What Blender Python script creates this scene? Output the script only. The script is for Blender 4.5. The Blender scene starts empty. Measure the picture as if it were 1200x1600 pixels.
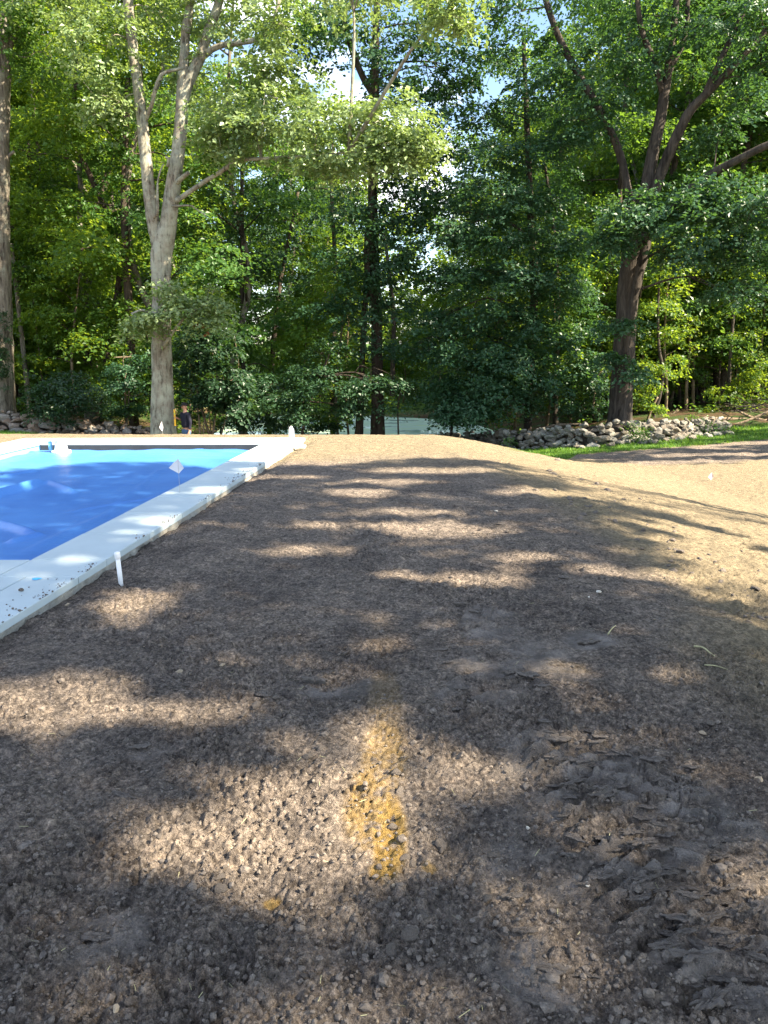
import bpy, bmesh, math, random
import numpy as np
from mathutils import Vector, Matrix

# ------------------------------------------------------------------ camera, sky, sun, exposure
SC = bpy.context.scene
COL = SC.collection
PITCH = math.radians(12.4)
FPX = 1156.0
CAMZ = 1.6
cam_d = bpy.data.cameras.new('camera')
cam_d.sensor_fit = 'AUTO'; cam_d.sensor_width = 36.0; cam_d.lens = 26.0
cam_d.clip_start = 0.05; cam_d.clip_end = 2000
cam = bpy.data.objects.new('camera', cam_d)
cam.location = (0, 0, CAMZ); cam.rotation_euler = (math.radians(90) - PITCH, 0, 0)
COL.objects.link(cam); SC.camera = cam

SUN_EL, SUN_AZ = math.radians(41), math.radians(112)     # azimuth from +Y (view direction) clockwise
LSUN = np.array([math.cos(SUN_EL) * math.sin(SUN_AZ), math.cos(SUN_EL) * math.cos(SUN_AZ), math.sin(SUN_EL)])
sd = bpy.data.lights.new('sun', 'SUN'); sd.energy = 5.0; sd.angle = math.radians(0.55); sd.color = (1.0, 0.87, 0.66)
so = bpy.data.objects.new('sun', sd); COL.objects.link(so)
so.rotation_euler = Vector(-LSUN).to_track_quat('-Z', 'Y').to_euler()

W = bpy.data.worlds.new('World'); SC.world = W; W.use_nodes = True
nt = W.node_tree; nt.nodes.clear()
wo = nt.nodes.new('ShaderNodeOutputWorld'); bg = nt.nodes.new('ShaderNodeBackground')
sky = nt.nodes.new('ShaderNodeTexSky'); sky.sky_type = 'NISHITA'; sky.sun_disc = False
sky.sun_elevation = SUN_EL; sky.sun_rotation = SUN_AZ; sky.air_density = 1.0; sky.dust_density = 0.6; sky.ozone_density = 1.2
tc = nt.nodes.new('ShaderNodeTexCoord')
mp = nt.nodes.new('ShaderNodeMapping'); mp.inputs['Scale'].default_value = (3.2, 3.2, 7.0)
nz = nt.nodes.new('ShaderNodeTexNoise'); nz.inputs['Scale'].default_value = 1.0; nz.inputs['Detail'].default_value = 7; nz.inputs['Roughness'].default_value = 0.6
cr = nt.nodes.new('ShaderNodeValToRGB'); cr.color_ramp.elements[0].position = 0.5; cr.color_ramp.elements[1].position = 0.66
mx = nt.nodes.new('ShaderNodeMix'); mx.data_type = 'RGBA'
mx.inputs[7].default_value = (9.0, 9.2, 9.6, 1)          # cloud white, in the physical units of the sky
nt.links.new(tc.outputs['Generated'], mp.inputs[0]); nt.links.new(mp.outputs[0], nz.inputs['Vector'])
nt.links.new(nz.outputs['Fac'], cr.inputs[0]); nt.links.new(cr.outputs[0], mx.inputs[0])
nt.links.new(sky.outputs[0], mx.inputs[6]); nt.links.new(mx.outputs[2], bg.inputs['Color'])
bg.inputs['Strength'].default_value = 0.076
nt.links.new(bg.outputs[0], wo.inputs[0])

SC.view_settings.view_transform = 'Standard'; SC.view_settings.look = 'None'
SC.view_settings.exposure = 2.36; SC.view_settings.gamma = 1.0
SC.view_settings.use_curve_mapping = False
SC.render.engine = 'CYCLES'
SC.cycles.max_bounces = 6; SC.cycles.diffuse_bounces = 4; SC.cycles.transmission_bounces = 4; SC.cycles.glossy_bounces = 2
SC.cycles.use_denoising = True; SC.cycles.denoising_prefilter = 'NONE'; SC.cycles.denoising_input_passes = 'RGB_ALBEDO_NORMAL'
SC.cycles.sample_clamp_indirect = 4.0

# ------------------------------------------------------------------ pixel <-> place helpers
FW = np.array([0, math.cos(PITCH), -math.sin(PITCH)]); UPV = np.array([0, math.sin(PITCH), math.cos(PITCH)])
CAM = np.array([0, 0, CAMZ])
def ray(u, v):
    return FW + np.array([1, 0, 0]) * (u - 600) / FPX + UPV * (800 - v) / FPX
def at_y(u, v, y):
    d = ray(u, v); return CAM + d * (y / d[1])
def at_z(u, v, z=0.0):
    d = ray(u, v); return CAM + d * ((z - CAMZ) / d[2])
def sstep(a, b, x):
    t = np.clip((x - a) / (b - a), 0, 1); return t * t * (3 - 2 * t)

# ------------------------------------------------------------------ numpy noise
def _h(ix, iy, s):
    n = (ix.astype(np.int64) * 374761393 + iy.astype(np.int64) * 668265263 + s * 974634721) & 0xffffffff
    n = ((n ^ (n >> 13)) * 1274126177) & 0xffffffff
    n = (n ^ (n >> 16)) & 0xffffffff
    n = (n * 2246822519) & 0xffffffff
    return ((n ^ (n >> 15)) & 0xffffff) / float(0xffffff)
def vnoise(x, y, s=0):
    ix = np.floor(x); iy = np.floor(y); fx = x - ix; fy = y - iy
    ux = fx * fx * fx * (fx * (fx * 6 - 15) + 10); uy = fy * fy * fy * (fy * (fy * 6 - 15) + 10)
    a = _h(ix, iy, s); b = _h(ix + 1, iy, s); c = _h(ix, iy + 1, s); d = _h(ix + 1, iy + 1, s)
    return (a * (1 - ux) + b * ux) * (1 - uy) + (c * (1 - ux) + d * ux) * uy
def fbm(x, y, s=0, o=4, g=0.5):
    r = 0; a = 1; t = 0
    for k in range(o):
        r = r + a * vnoise(x * 2 ** k + 17.3 * k, y * 2 ** k - 9.1 * k, s + k); t += a; a *= g
    return r / t
def crumbs(x, y, cell, s, rmin=0.2, rmax=0.62, keep=1.0):
    X = x / cell; Y = y / cell; ix = np.floor(X); iy = np.floor(Y); out = np.zeros_like(x)
    for dx in (-1, 0, 1):
        for dy in (-1, 0, 1):
            cx = ix + dx; cy = iy + dy
            px = cx + _h(cx, cy, s); py = cy + _h(cx, cy, s + 1); r = rmin + (rmax - rmin) * _h(cx, cy, s + 2) ** 2
            on = _h(cx, cy, s + 3) < keep
            q = r * r - (X - px) ** 2 - (Y - py) ** 2
            out = np.maximum(out, np.where(on & (q > 0), np.sqrt(np.maximum(q, 0)), 0))
    return out * cell

# ------------------------------------------------------------------ mesh helpers
def mesh_np(name, V, F, mat=None, smooth=False, attrs=None):
    """V (n,3), F (m,k) one face size"""
    V = np.asarray(V, np.float32); F = np.asarray(F, np.int32)
    me = bpy.data.meshes.new(name); k = F.shape[1]; m = len(F)
    me.vertices.add(len(V)); me.vertices.foreach_set('co', V.ravel())
    me.loops.add(m * k); me.loops.foreach_set('vertex_index', F.ravel())
    me.polygons.add(m); me.polygons.foreach_set('loop_start', np.arange(0, m * k, k, dtype=np.int32))
    me.polygons.foreach_set('use_smooth', np.full(m, smooth, dtype=bool))
    for an, av in (attrs or {}).items():
        a = me.attributes.new(an, 'FLOAT', 'POINT'); a.data.foreach_set('value', np.asarray(av, np.float32))
    me.update(calc_edges=True)
    if mat: me.materials.append(mat)
    return me
def link(name, me, parent=None, loc=(0, 0, 0), rot=(0, 0, 0), sc=(1, 1, 1)):
    o = bpy.data.objects.new(name, me); COL.objects.link(o)
    o.location = loc; o.rotation_euler = rot; o.scale = sc
    if parent: o.parent = parent
    return o
def empty(name, loc=(0, 0, 0), rz=0):
    o = bpy.data.objects.new(name, None); COL.objects.link(o); o.location = loc; o.rotation_euler = (0, 0, rz)
    o.empty_display_size = 0.2
    return o
def tag(o, label, cat, group=None):
    o['label'] = label; o['category'] = cat
    if group: o['group'] = group
    return o
class MB:
    def __init__(s): s.v = []; s.f = []; s.n = 0
    def add(s, V, F):
        V = np.asarray(V, float); s.v.append(V); s.f += [tuple(int(i) + s.n for i in f) for f in F]; s.n += len(V)
    def tube(s, P, R, sides=8, cap=True, wob=0.0, rng=None):
        P = [np.asarray(p, float) for p in P]; n = len(P); rings = []
        ref = None
        for i in range(n):
            t = P[min(i + 1, n - 1)] - P[max(i - 1, 0)]; t = t / (np.linalg.norm(t) + 1e-9)
            if ref is None:
                ref = np.cross(t, [0, 1, 0.01]);
                if np.linalg.norm(ref) < .2: ref = np.cross(t, [1, 0, 0])
            a = ref - t * np.dot(ref, t); a /= np.linalg.norm(a); ref = a; b = np.cross(t, a)
            ang = np.arange(sides) * 2 * math.pi / sides
            r = R[i] * (1 + (rng.uniform(-wob, wob, sides) if wob and rng is not None else 0))
            rings.append(P[i] + np.outer(np.cos(ang) * r, a) + np.outer(np.sin(ang) * r, b))
        V = np.vstack(rings); F = []
        for i in range(n - 1):
            for j in range(sides):
                j2 = (j + 1) % sides
                F.append((i * sides + j, i * sides + j2, (i + 1) * sides + j2, (i + 1) * sides + j))
        if cap:
            F.append(tuple(range(sides - 1, -1, -1))); F.append(tuple((n - 1) * sides + j for j in range(sides)))
        s.add(V, F)
    def box(s, lo, hi):
        x0, y0, z0 = lo; x1, y1, z1 = hi
        s.add([(x0, y0, z0), (x1, y0, z0), (x1, y1, z0), (x0, y1, z0), (x0, y0, z1), (x1, y0, z1), (x1, y1, z1), (x0, y1, z1)],
              [(3, 2, 1, 0), (4, 5, 6, 7), (0, 1, 5, 4), (1, 2, 6, 5), (2, 3, 7, 6), (3, 0, 4, 7)])
    def mesh(s, name, mat, smooth=False):
        me = bpy.data.meshes.new(name); me.from_pydata([tuple(p) for p in np.vstack(s.v)], [], s.f)
        if smooth: me.polygons.foreach_set('use_smooth', np.full(len(me.polygons), True))
        if mat: me.materials.append(mat)
        me.update(); return me
    def build(s, name, mat, parent=None, smooth=False, **k):
        return link(name, s.mesh(name, mat, smooth), parent, **k)
def spline(P, n=4):
    """Catmull-Rom resample of rows (any width)"""
    P = np.asarray(P, float); out = []
    Q = np.vstack([2 * P[0] - P[1], P, 2 * P[-1] - P[-2]])
    for i in range(1, len(Q) - 2):
        for k in range(n):
            t = k / n; a, b, c, d = Q[i - 1], Q[i], Q[i + 1], Q[i + 2]
            out.append(0.5 * (2 * b + (c - a) * t + (2 * a - 5 * b + 4 * c - d) * t * t + (3 * b - a - 3 * c + d) * t ** 3))
    out.append(P[-1]); return np.array(out)

# ------------------------------------------------------------------ materials
def mat(name):
    m = bpy.data.materials.new(name); m.use_nodes = True; n = m.node_tree; n.nodes.clear()
    o = n.nodes.new('ShaderNodeOutputMaterial'); p = n.nodes.new('ShaderNodeBsdfPrincipled')
    n.links.new(p.outputs[0], o.inputs[0]); return m, n, p, o
def N(n, t, **k):
    x = n.nodes.new(t)
    for a, b in k.items():
        if a.startswith('_'): setattr(x, a[1:], b)
        else: x.inputs[a.replace('0', ' ')].default_value = b
    return x
def noise_node(n, scale, detail=5, rough=0.6, vec=None, coord='Object', stretch=None, dist=0.0):
    t = N(n, 'ShaderNodeTexNoise'); t.inputs['Scale'].default_value = scale; t.inputs['Detail'].default_value = detail
    t.inputs['Roughness'].default_value = rough; t.inputs['Distortion'].default_value = dist
    c = N(n, 'ShaderNodeTexCoord'); src = c.outputs[coord]
    if stretch:
        mpn = N(n, 'ShaderNodeMapping'); mpn.inputs['Scale'].default_value = stretch
        n.links.new(src, mpn.inputs[0]); src = mpn.outputs[0]
    n.links.new(src, t.inputs['Vector']); return t
def ramp(n, src, stops):
    r = N(n, 'ShaderNodeValToRGB'); e = r.color_ramp.elements
    while len(e) < len(stops): e.new(0.5)
    for k, (p, c) in enumerate(stops): e[k].position = p; e[k].color = (*c, 1)
    n.links.new(src, r.inputs[0]); return r
def mixc(n, fac, a, b, blend='MIX'):
    m = N(n, 'ShaderNodeMix', _data_type='RGBA', _blend_type=blend)
    for i, s in ((0, fac), (6, a), (7, b)):
        if isinstance(s, (int, float)): m.inputs[i].default_value = s
        elif isinstance(s, tuple): m.inputs[i].default_value = (*s, 1)
        else: n.links.new(s, m.inputs[i])
    return m.outputs[2]
def bump(n, h, strength, dist, prev=None):
    b = N(n, 'ShaderNodeBump'); b.inputs['Strength'].default_value = strength; b.inputs['Distance'].default_value = dist
    n.links.new(h, b.inputs['Height'])
    if prev is not None: n.links.new(prev, b.inputs['Normal'])
    return b.outputs[0]
def attr(n, name):
    a = N(n, 'ShaderNodeAttribute'); a.attribute_name = name; return a.outputs['Fac']

def simple(name, col, rough=0.6, scale=8.0, var=0.25, spec=0.3, bumps=None, trans=0.0):
    m, n, p, o = mat(name)
    t = noise_node(n, scale, 6, 0.65)
    d = tuple(c * (1 - var) for c in col); l = tuple(min(1, c * (1 + var)) for c in col)
    r = ramp(n, t.outputs['Fac'], [(0.3, d), (0.7, l)])
    n.links.new(r.outputs[0], p.inputs['Base Color'])
    p.inputs['Roughness'].default_value = rough; p.inputs['Specular IOR Level'].default_value = spec
    if bumps:
        t2 = noise_node(n, bumps[0], 6, 0.65); n.links.new(bump(n, t2.outputs['Fac'], bumps[1], bumps[2]), p.inputs['Normal'])
    return m

def leaf_mat(name, dark, light, trans=(0.25, 0.42, 0.04), tfac=0.34, rough=0.42, spec=0.35):
    m, n, p, o = mat(name)
    f = attr(n, 'tint')
    oi = N(n, 'ShaderNodeObjectInfo')
    r = ramp(n, f, [(0.0, dark), (1.0, light)])
    hs = N(n, 'ShaderNodeHueSaturation')
    ma = N(n, 'ShaderNodeMapRange'); ma.inputs['To Min'].default_value = 0.78; ma.inputs['To Max'].default_value = 1.22
    n.links.new(oi.outputs['Random'], ma.inputs['Value']); n.links.new(ma.outputs[0], hs.inputs['Value'])
    n.links.new(r.outputs[0], hs.inputs['Color'])
    n.links.new(hs.outputs[0], p.inputs['Base Color'])
    p.inputs['Roughness'].default_value = rough; p.inputs['Specular IOR Level'].default_value = spec
    tr = N(n, 'ShaderNodeBsdfTranslucent'); tm = mixc(n, 0.35, trans, hs.outputs[0], 'MIX'); n.links.new(tm, tr.inputs['Color'])
    ms = N(n, 'ShaderNodeMixShader'); ms.inputs[0].default_value = tfac
    n.links.new(p.outputs[0], ms.inputs[1]); n.links.new(tr.outputs[0], ms.inputs[2]); n.links.new(ms.outputs[0], o.inputs[0])
    return m

def bark_mat(name, dark, light, lichen=None, scale=9.0, bstr=0.9, lich_amt=0.55):
    m, n, p, o = mat(name)
    t = noise_node(n, scale, 7, 0.7, stretch=(1, 1, 0.16), dist=0.4)
    t2 = noise_node(n, scale * 0.25, 4, 0.6)
    r = ramp(n, t.outputs['Fac'], [(0.34, dark), (0.62, light)])
    c = r.outputs[0]
    if lichen:
        t3 = noise_node(n, 2.6, 8, 0.72)
        k = ramp(n, t3.outputs['Fac'], [(lich_amt - 0.08, (0, 0, 0)), (lich_amt + 0.08, (1, 1, 1))])
        c = mixc(n, k.outputs[0], c, lichen)
        crk = ramp(n, t.outputs['Fac'], [(0.3, (0.35, 0.33, 0.3)), (0.46, (1, 1, 1))])
        c = mixc(n, 1.0, c, crk.outputs[0], 'MULTIPLY')
    sh = ramp(n, t2.outputs['Fac'], [(0.3, (0.75, 0.75, 0.75)), (0.7, (1.1, 1.1, 1.1))])
    c = mixc(n, 1.0, c, sh.outputs[0], 'MULTIPLY')
    n.links.new(c, p.inputs['Base Color']); p.inputs['Roughness'].default_value = 0.9; p.inputs['Specular IOR Level'].default_value = 0.15
    n.links.new(bump(n, t.outputs['Fac'], bstr, 0.06), p.inputs['Normal'])
    return m

M = {}
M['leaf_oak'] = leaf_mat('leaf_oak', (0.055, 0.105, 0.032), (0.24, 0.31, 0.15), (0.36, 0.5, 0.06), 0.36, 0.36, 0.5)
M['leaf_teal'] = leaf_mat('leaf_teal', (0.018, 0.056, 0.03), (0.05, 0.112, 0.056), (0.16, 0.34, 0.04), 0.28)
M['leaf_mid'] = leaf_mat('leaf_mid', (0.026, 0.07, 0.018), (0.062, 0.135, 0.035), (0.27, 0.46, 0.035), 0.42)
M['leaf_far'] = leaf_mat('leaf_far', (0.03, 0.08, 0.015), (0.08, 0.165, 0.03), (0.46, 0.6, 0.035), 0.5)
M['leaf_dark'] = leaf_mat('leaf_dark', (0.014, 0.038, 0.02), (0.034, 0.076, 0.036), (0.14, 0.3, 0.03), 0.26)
M['ivy'] = leaf_mat('ivy_leaf', (0.012, 0.035, 0.012), (0.035, 0.08, 0.025), (0.1, 0.2, 0.03), 0.15)
M['dead_leaf'] = leaf_mat('dead_leaf', (0.16, 0.06, 0.03), (0.32, 0.14, 0.07), (0.4, 0.18, 0.06), 0.3)
M['grass'] = leaf_mat('grass_blade', (0.06, 0.15, 0.02), (0.13, 0.25, 0.04), (0.3, 0.5, 0.03), 0.35, 0.5, 0.3)
M['bark_oak'] = bark_mat('bark_oak', (0.085, 0.07, 0.055), (0.3, 0.265, 0.21), (0.33, 0.335, 0.27), 10, 1.0, 0.5)
M['bark_grey'] = bark_mat('bark_grey', (0.06, 0.05, 0.042), (0.21, 0.185, 0.15), (0.25, 0.25, 0.2), 9, 0.9, 0.58)
M['bark_brown'] = bark_mat('bark_brown', (0.018, 0.015, 0.013), (0.088, 0.074, 0.063), None, 8, 1.0)
M['bark_dark'] = bark_mat('bark_dark', (0.025, 0.019, 0.015), (0.09, 0.07, 0.055), None, 9, 0.9)
M['bark_sapling'] = bark_mat('bark_sapling', (0.08, 0.06, 0.042), (0.26, 0.2, 0.14), None, 14, 0.6)

# soil / ground
def ground_mat():
    m, n, p, o = mat('ground_soil')
    big = noise_node(n, 0.9, 5, 0.6); mid = noise_node(n, 7, 6, 0.65); fine = noise_node(n, 60, 6, 0.7); vf = noise_node(n, 210, 4, 0.7)
    soil = ramp(n, fine.outputs['Fac'], [(0.34, (0.078, 0.067, 0.06)), (0.5, (0.182, 0.156, 0.135)), (0.68, (0.34, 0.292, 0.246))])  # soil's own grain tones, contrast deepened to stand in for crevice shade
    var = ramp(n, mid.outputs['Fac'], [(0.3, (0.72, 0.72, 0.74)), (0.7, (1.25, 1.2, 1.15))])
    soilc = mixc(n, 1.0, soil.outputs[0], var.outputs[0], 'MULTIPLY')
    gran = noise_node(n, 26, 4, 0.75); granr = ramp(n, gran.outputs['Fac'], [(0.37, (0.56, 0.55, 0.55)), (0.5, (1, 1, 1)), (0.63, (1.44, 1.4, 1.36))])
    var_out = mixc(n, 1.0, var.outputs[0], granr.outputs[0], 'MULTIPLY')
    soilc = mixc(n, 1.0, soil.outputs[0], var_out, 'MULTIPLY')
    damp = noise_node(n, 1.4, 6, 0.7, dist=0.6); dampr = ramp(n, damp.outputs['Fac'], [(0.34, (0.74, 0.73, 0.74)), (0.5, (1, 1, 1)), (0.66, (1.28, 1.25, 1.2))])
    soilc = mixc(n, 1.0, soilc, dampr.outputs[0], 'MULTIPLY')
    crust = ramp(n, mid.outputs['Fac'], [(0.38, (0.15, 0.132, 0.12)), (0.62, (0.3, 0.264, 0.238))])
    soilc = mixc(n, attr(n, 'crust'), soilc, crust.outputs[0])
    tan = ramp(n, fine.outputs['Fac'], [(0.25, (0.165, 0.138, 0.095)), (0.55, (0.25, 0.208, 0.14)), (0.8, (0.34, 0.285, 0.195))])
    tanc = mixc(n, 0.8, tan.outputs[0], var_out, 'MULTIPLY')
    c = mixc(n, attr(n, 'tan'), soilc, tanc)
    sand = ramp(n, fine.outputs['Fac'], [(0.25, (0.2, 0.115, 0.03)), (0.6, (0.37, 0.25, 0.085)), (0.85, (0.48, 0.33, 0.11))])
    c = mixc(n, attr(n, 'sand'), c, sand.outputs[0])
    gr = ramp(n, mid.outputs['Fac'], [(0.3, (0.04, 0.085, 0.014)), (0.7, (0.09, 0.15, 0.03))])
    c = mixc(n, attr(n, 'grass'), c, gr.outputs[0])
    lit = ramp(n, mid.outputs['Fac'], [(0.25, (0.03, 0.022, 0.014)), (0.5, (0.075, 0.05, 0.028)), (0.75, (0.13, 0.085, 0.045))])
    lit2 = ramp(n, big.outputs['Fac'], [(0.45, (0, 0, 0)), (0.6, (1, 1, 1))])
    litc = mixc(n, lit2.outputs[0], lit.outputs[0], (0.04, 0.075, 0.02))
    c = mixc(n, attr(n, 'litter'), c, litc)
    n.links.new(c, p.inputs['Base Color'])
    p.inputs['Roughness'].default_value = 0.95; p.inputs['Specular IOR Level'].default_value = 0.12
    b = bump(n, mid.outputs['Fac'], 0.6, 0.04); b = bump(n, gran.outputs['Fac'], 0.8, 0.03, b)
    b = bump(n, fine.outputs['Fac'], 1.0, 0.022, b); b = bump(n, vf.outputs['Fac'], 1.0, 0.008, b)
    n.links.new(b, p.inputs['Normal'])
    return m
M['ground'] = ground_mat()
def clod_mat(name, a, b):
    m, n, p, o = mat(name)
    t = noise_node(n, 70, 6, 0.7, coord='Object'); oi = N(n, 'ShaderNodeObjectInfo')
    r = ramp(n, t.outputs['Fac'], [(0.28, a), (0.75, b)]); n.links.new(r.outputs[0], p.inputs['Base Color'])
    p.inputs['Roughness'].default_value = 0.95; p.inputs['Specular IOR Level'].default_value = 0.12
    n.links.new(bump(n, t.outputs['Fac'], 0.9, 0.008), p.inputs['Normal']); return m
M['clod'] = clod_mat('soil_clod', (0.085, 0.072, 0.064), (0.25, 0.213, 0.182))
M['crust'] = clod_mat('soil_crust', (0.11, 0.096, 0.087), (0.29, 0.252, 0.225))
M['pebble'] = simple('pebble_stone', (0.5, 0.46, 0.4), 0.7, 60, 0.3)
M['pebble_brown'] = simple('pebble_brown', (0.3, 0.24, 0.17), 0.8, 60, 0.3)
def stone_mat(name, cols):
    m, n, p, o = mat(name)
    oi = N(n, 'ShaderNodeObjectInfo'); t = noise_node(n, 9, 7, 0.7); t2 = noise_node(n, 2.5, 5, 0.6)
    r = ramp(n, oi.outputs['Random'], cols)
    k = ramp(n, t.outputs['Fac'], [(0.3, (0.5, 0.5, 0.5)), (0.7, (1.3, 1.3, 1.28))])
    c = mixc(n, 1.0, r.outputs[0], k.outputs[0], 'MULTIPLY')
    li = ramp(n, t2.outputs['Fac'], [(0.52, (0, 0, 0)), (0.62, (1, 1, 1))])
    c = mixc(n, li.outputs[0], c, mixc(n, 0.5, c, (0.3, 0.31, 0.27)))
    n.links.new(c, p.inputs['Base Color']); p.inputs['Roughness'].default_value = 0.85; p.inputs['Specular IOR Level'].default_value = 0.25
    n.links.new(bump(n, t.outputs['Fac'], 0.8, 0.03), p.inputs['Normal']); return m
M['stone_grey'] = stone_mat('stone_grey', [(0.0, (0.11, 0.1, 0.09)), (0.35, (0.19, 0.18, 0.16)), (0.65, (0.17, 0.14, 0.11)), (0.9, (0.24, 0.23, 0.2)), (1.0, (0.36, 0.34, 0.3))])
M['stone_brown'] = stone_mat('stone_brown', [(0.0, (0.12, 0.1, 0.085)), (0.4, (0.22, 0.15, 0.11)), (0.7, (0.26, 0.24, 0.22)), (1.0, (0.3, 0.2, 0.14))])

# ------------------------------------------------------------------ terrain
CP = np.array([(5, 1, -1.0), (10, 4, -1.15), (7, 8, -1.1), (8, 15, -1.13), (14, 15, -1.1), (5, 15, -1.2), (10, 20, -1.18), (6, 21, -1.3), (14, 22, -1.0),
    (3, 20, -1.55), (0, 20, -1.5), (-7, 24, -1.75), (-4, 25, -2.1), (-12, 26, -1.35), (-16, 25, -1.15), (-12, 20, -1.05), (-20, 20, -.6),
    (10.8, 24, -1.05), (8.5, 26, -1.05), (12, 32, -.95), (20, 40, -.4), (4.5, 25, -1.75), (3, 29, -2.35), (2, 34, -3.0), (0, 38, -3.6), (-8, 38, -3.6),
    (5, 44, -3.6), (0, 50, -4), (-8, 50, -3.8), (0, 58, -2.9), (-13, 45, -2.6), (-20, 40, -1.6), (-25, 60, -1), (10, 50, -2.4), (20, 60, -.5),
    (0, 80, -1), (60, 90, 0), (-60, 90, 0), (-60, 30, 0), (60, 30, 0), (0, 150, 2), (60, -20, -.5), (-60, -20, 0), (9, -6, -1.2)], float)
def _tps(r2): return np.where(r2 > 1e-9, 0.5 * r2 * np.log(np.maximum(r2, 1e-9)), 0)
_n = len(CP); _A = np.zeros((_n + 3, _n + 3))
_A[:_n, :_n] = _tps(((CP[:, None, :2] - CP[None, :, :2]) ** 2).sum(-1)) + np.eye(_n) * 0.5
_A[:_n, _n] = 1; _A[:_n, _n + 1:] = CP[:, :2]; _A[_n, :_n] = 1; _A[_n + 1:, :_n] = CP[:, :2].T
_w = np.linalg.solve(_A, np.concatenate([CP[:, 2], np.zeros(3)]))
SOIL = -0.055
def hbase(x, y):
    x = np.asarray(x, float); y = np.asarray(y, float); sh = x.shape; X = np.clip(x.ravel(), -150, 150); Y = np.clip(y.ravel(), -60, 190)
    o = np.empty_like(X)
    for a in range(0, len(X), 20000):
        b = slice(a, a + 20000)
        r2 = (X[b, None] - CP[None, :, 0]) ** 2 + (Y[b, None] - CP[None, :, 1]) ** 2
        o[b] = _tps(r2) @ _w[:_n] + _w[_n] + _w[_n + 1] * X[b] + _w[_n + 2] * Y[b]
    o = o.reshape(sh)
    xe = 1.75 - 0.65 * sstep(8, 14, y)
    tt = np.clip((x - xe + .2) / (6.6 - .9 * sstep(9, 14, y)), 0, 1); mr = .72 * (np.sqrt(tt * tt + .006) - .0775) / .9255 + .28 * sstep(0, 1, tt); mf = sstep(0, 8.5, y - 14.0)
    m = 1 - (1 - mr) * (1 - mf)
    return SOIL * (1 - m) + np.minimum(o, 30) * m
def gz(x, y): return float(hbase(np.array([x]), np.array([y]))[0])
def on_ground(u, v):
    d = ray(u, v); t = np.concatenate([np.linspace(0.9, 12, 400), np.linspace(12.05, 60, 900)]) / d[1]
    P = CAM + t[:, None] * d; below = P[:, 2] < hbase(P[:, 0], P[:, 1])
    i = int(np.argmax(below)) if below.any() else len(t) - 1
    return P[i]

# pool plan (corners back-projected on the coping plane z = 0)
P_out = [at_z(-420, 1232)[:2], at_z(458, 681.5)[:2], at_z(20, 683.5)[:2]]
in_nr = at_z(48, 874)[:2]; in_fr = at_z(415, 690)[:2]; in_fl = at_z(62, 690.5)[:2]
ax_r = (in_fr - in_nr) / np.linalg.norm(in_fr - in_nr)                 # long axis
ax_x = np.array([ax_r[1], -ax_r[0]])
in_nl = in_nr + (in_fl - in_fr)
CW = 0.59
def quad_off(a, b, c, d, o):
    """offset outward a convex quad given counter-clockwise"""
    P = [np.array(p) for p in (a, b, c, d)]; L = []
    for i in range(4):
        p, q = P[i], P[(i + 1) % 4]; t = (q - p) / np.linalg.norm(q - p); nrm = np.array([t[1], -t[0]]); L.append((p + nrm * (o[i] if isinstance(o, (list, tuple)) else o), t))
    out = []
    for i in range(4):
        p, t = L[i - 1]; q, s = L[i]
        k = np.linalg.solve(np.array([t, -s]).T, q - p); out.append(p + t * k[0])
    return out
IN = [in_nl, in_nr, in_fr, in_fl]                                       # counter-clockwise
CWS = [0.45, CW, CW, CW]
OUT = quad_off(*IN, CWS)
OUTS = quad_off(*IN, [0.45 + 1.3, CW, CW, CW])      # outline with the paved strip on the near side
def inside(Q, x, y, pad=0.0):
    r = np.ones(np.shape(x), bool)
    for i in range(4):
        p, q = Q[i], Q[(i + 1) % 4]; t = (q - p) / np.linalg.norm(q - p)
        r &= (-(x - p[0]) * t[1] + (y - p[1]) * t[0]) > -pad
    return r
def edge_dist(Q, x, y):
    r = np.full(np.shape(x), 1e9)
    for i in range(4):
        p, q = Q[i], Q[(i + 1) % 4]; t = (q - p) / np.linalg.norm(q - p)
        r = np.minimum(r, -(x - p[0]) * t[1] + (y - p[1]) * t[0])
    return r

def ell_mask(x, y, lst):
    """soft union of pixel ellipses thrown on the soil: (u, v, half width, half height, strength)"""
    r = np.zeros(np.shape(x))
    for (cx, cy, ax, ay, s) in lst:
        d = np.sqrt(((x - cx) / ax) ** 2 + ((y - cy) / ay) ** 2); r = np.maximum(r, s * (1 - sstep(0.55, 1.25, d)))
    return r
def px_ell(u, v, hw, hh, s=1.0):
    a = on_ground(u, v); b = on_ground(u + hw, v); c = on_ground(u, v - hh); d = on_ground(u, v + hh)
    return (a[0], (c[1] + d[1]) / 2, abs(b[0] - a[0]), abs(c[1] - d[1]) / 2, s)

# grid: one sheet from behind the viewer to the horizon, finer where the soil is near
sc_ = np.linspace(-0.72, 0.72, 640)
so_ = 0.72 * 1.13 ** np.arange(1, 34)
S = np.concatenate([-so_[::-1], sc_, so_])
ys = [0.95]
while ys[-1] < 260:
    y = ys[-1]; ys.append(y + max(0.0048, 0.0048 * (y / 1.6) ** 1.5) if y < 16 else y + 0.19 * (y / 16) ** 1.5)
yb = [0.95 - 0.05 * 1.25 ** k for k in range(0, 30)]
Y_ = np.array(sorted(set(yb)) [:-1] + ys)
wy = np.where(Y_ > 0.95, Y_ + 0.55, 1.5)
GX = S[None, :] * wy[:, None]; GY = np.repeat(Y_[:, None], len(S), 1)
hb = hbase(GX, GY)
near = 1 - sstep(20, 26, GY)
bare = near * (1 - sstep(9, 12, np.abs(GX)))
wx = GX + 0.012 * (vnoise(GX * 40, GY * 40, 5) - .5) + 0.05 * (vnoise(GX * 7, GY * 7, 6) - .5)
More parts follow.
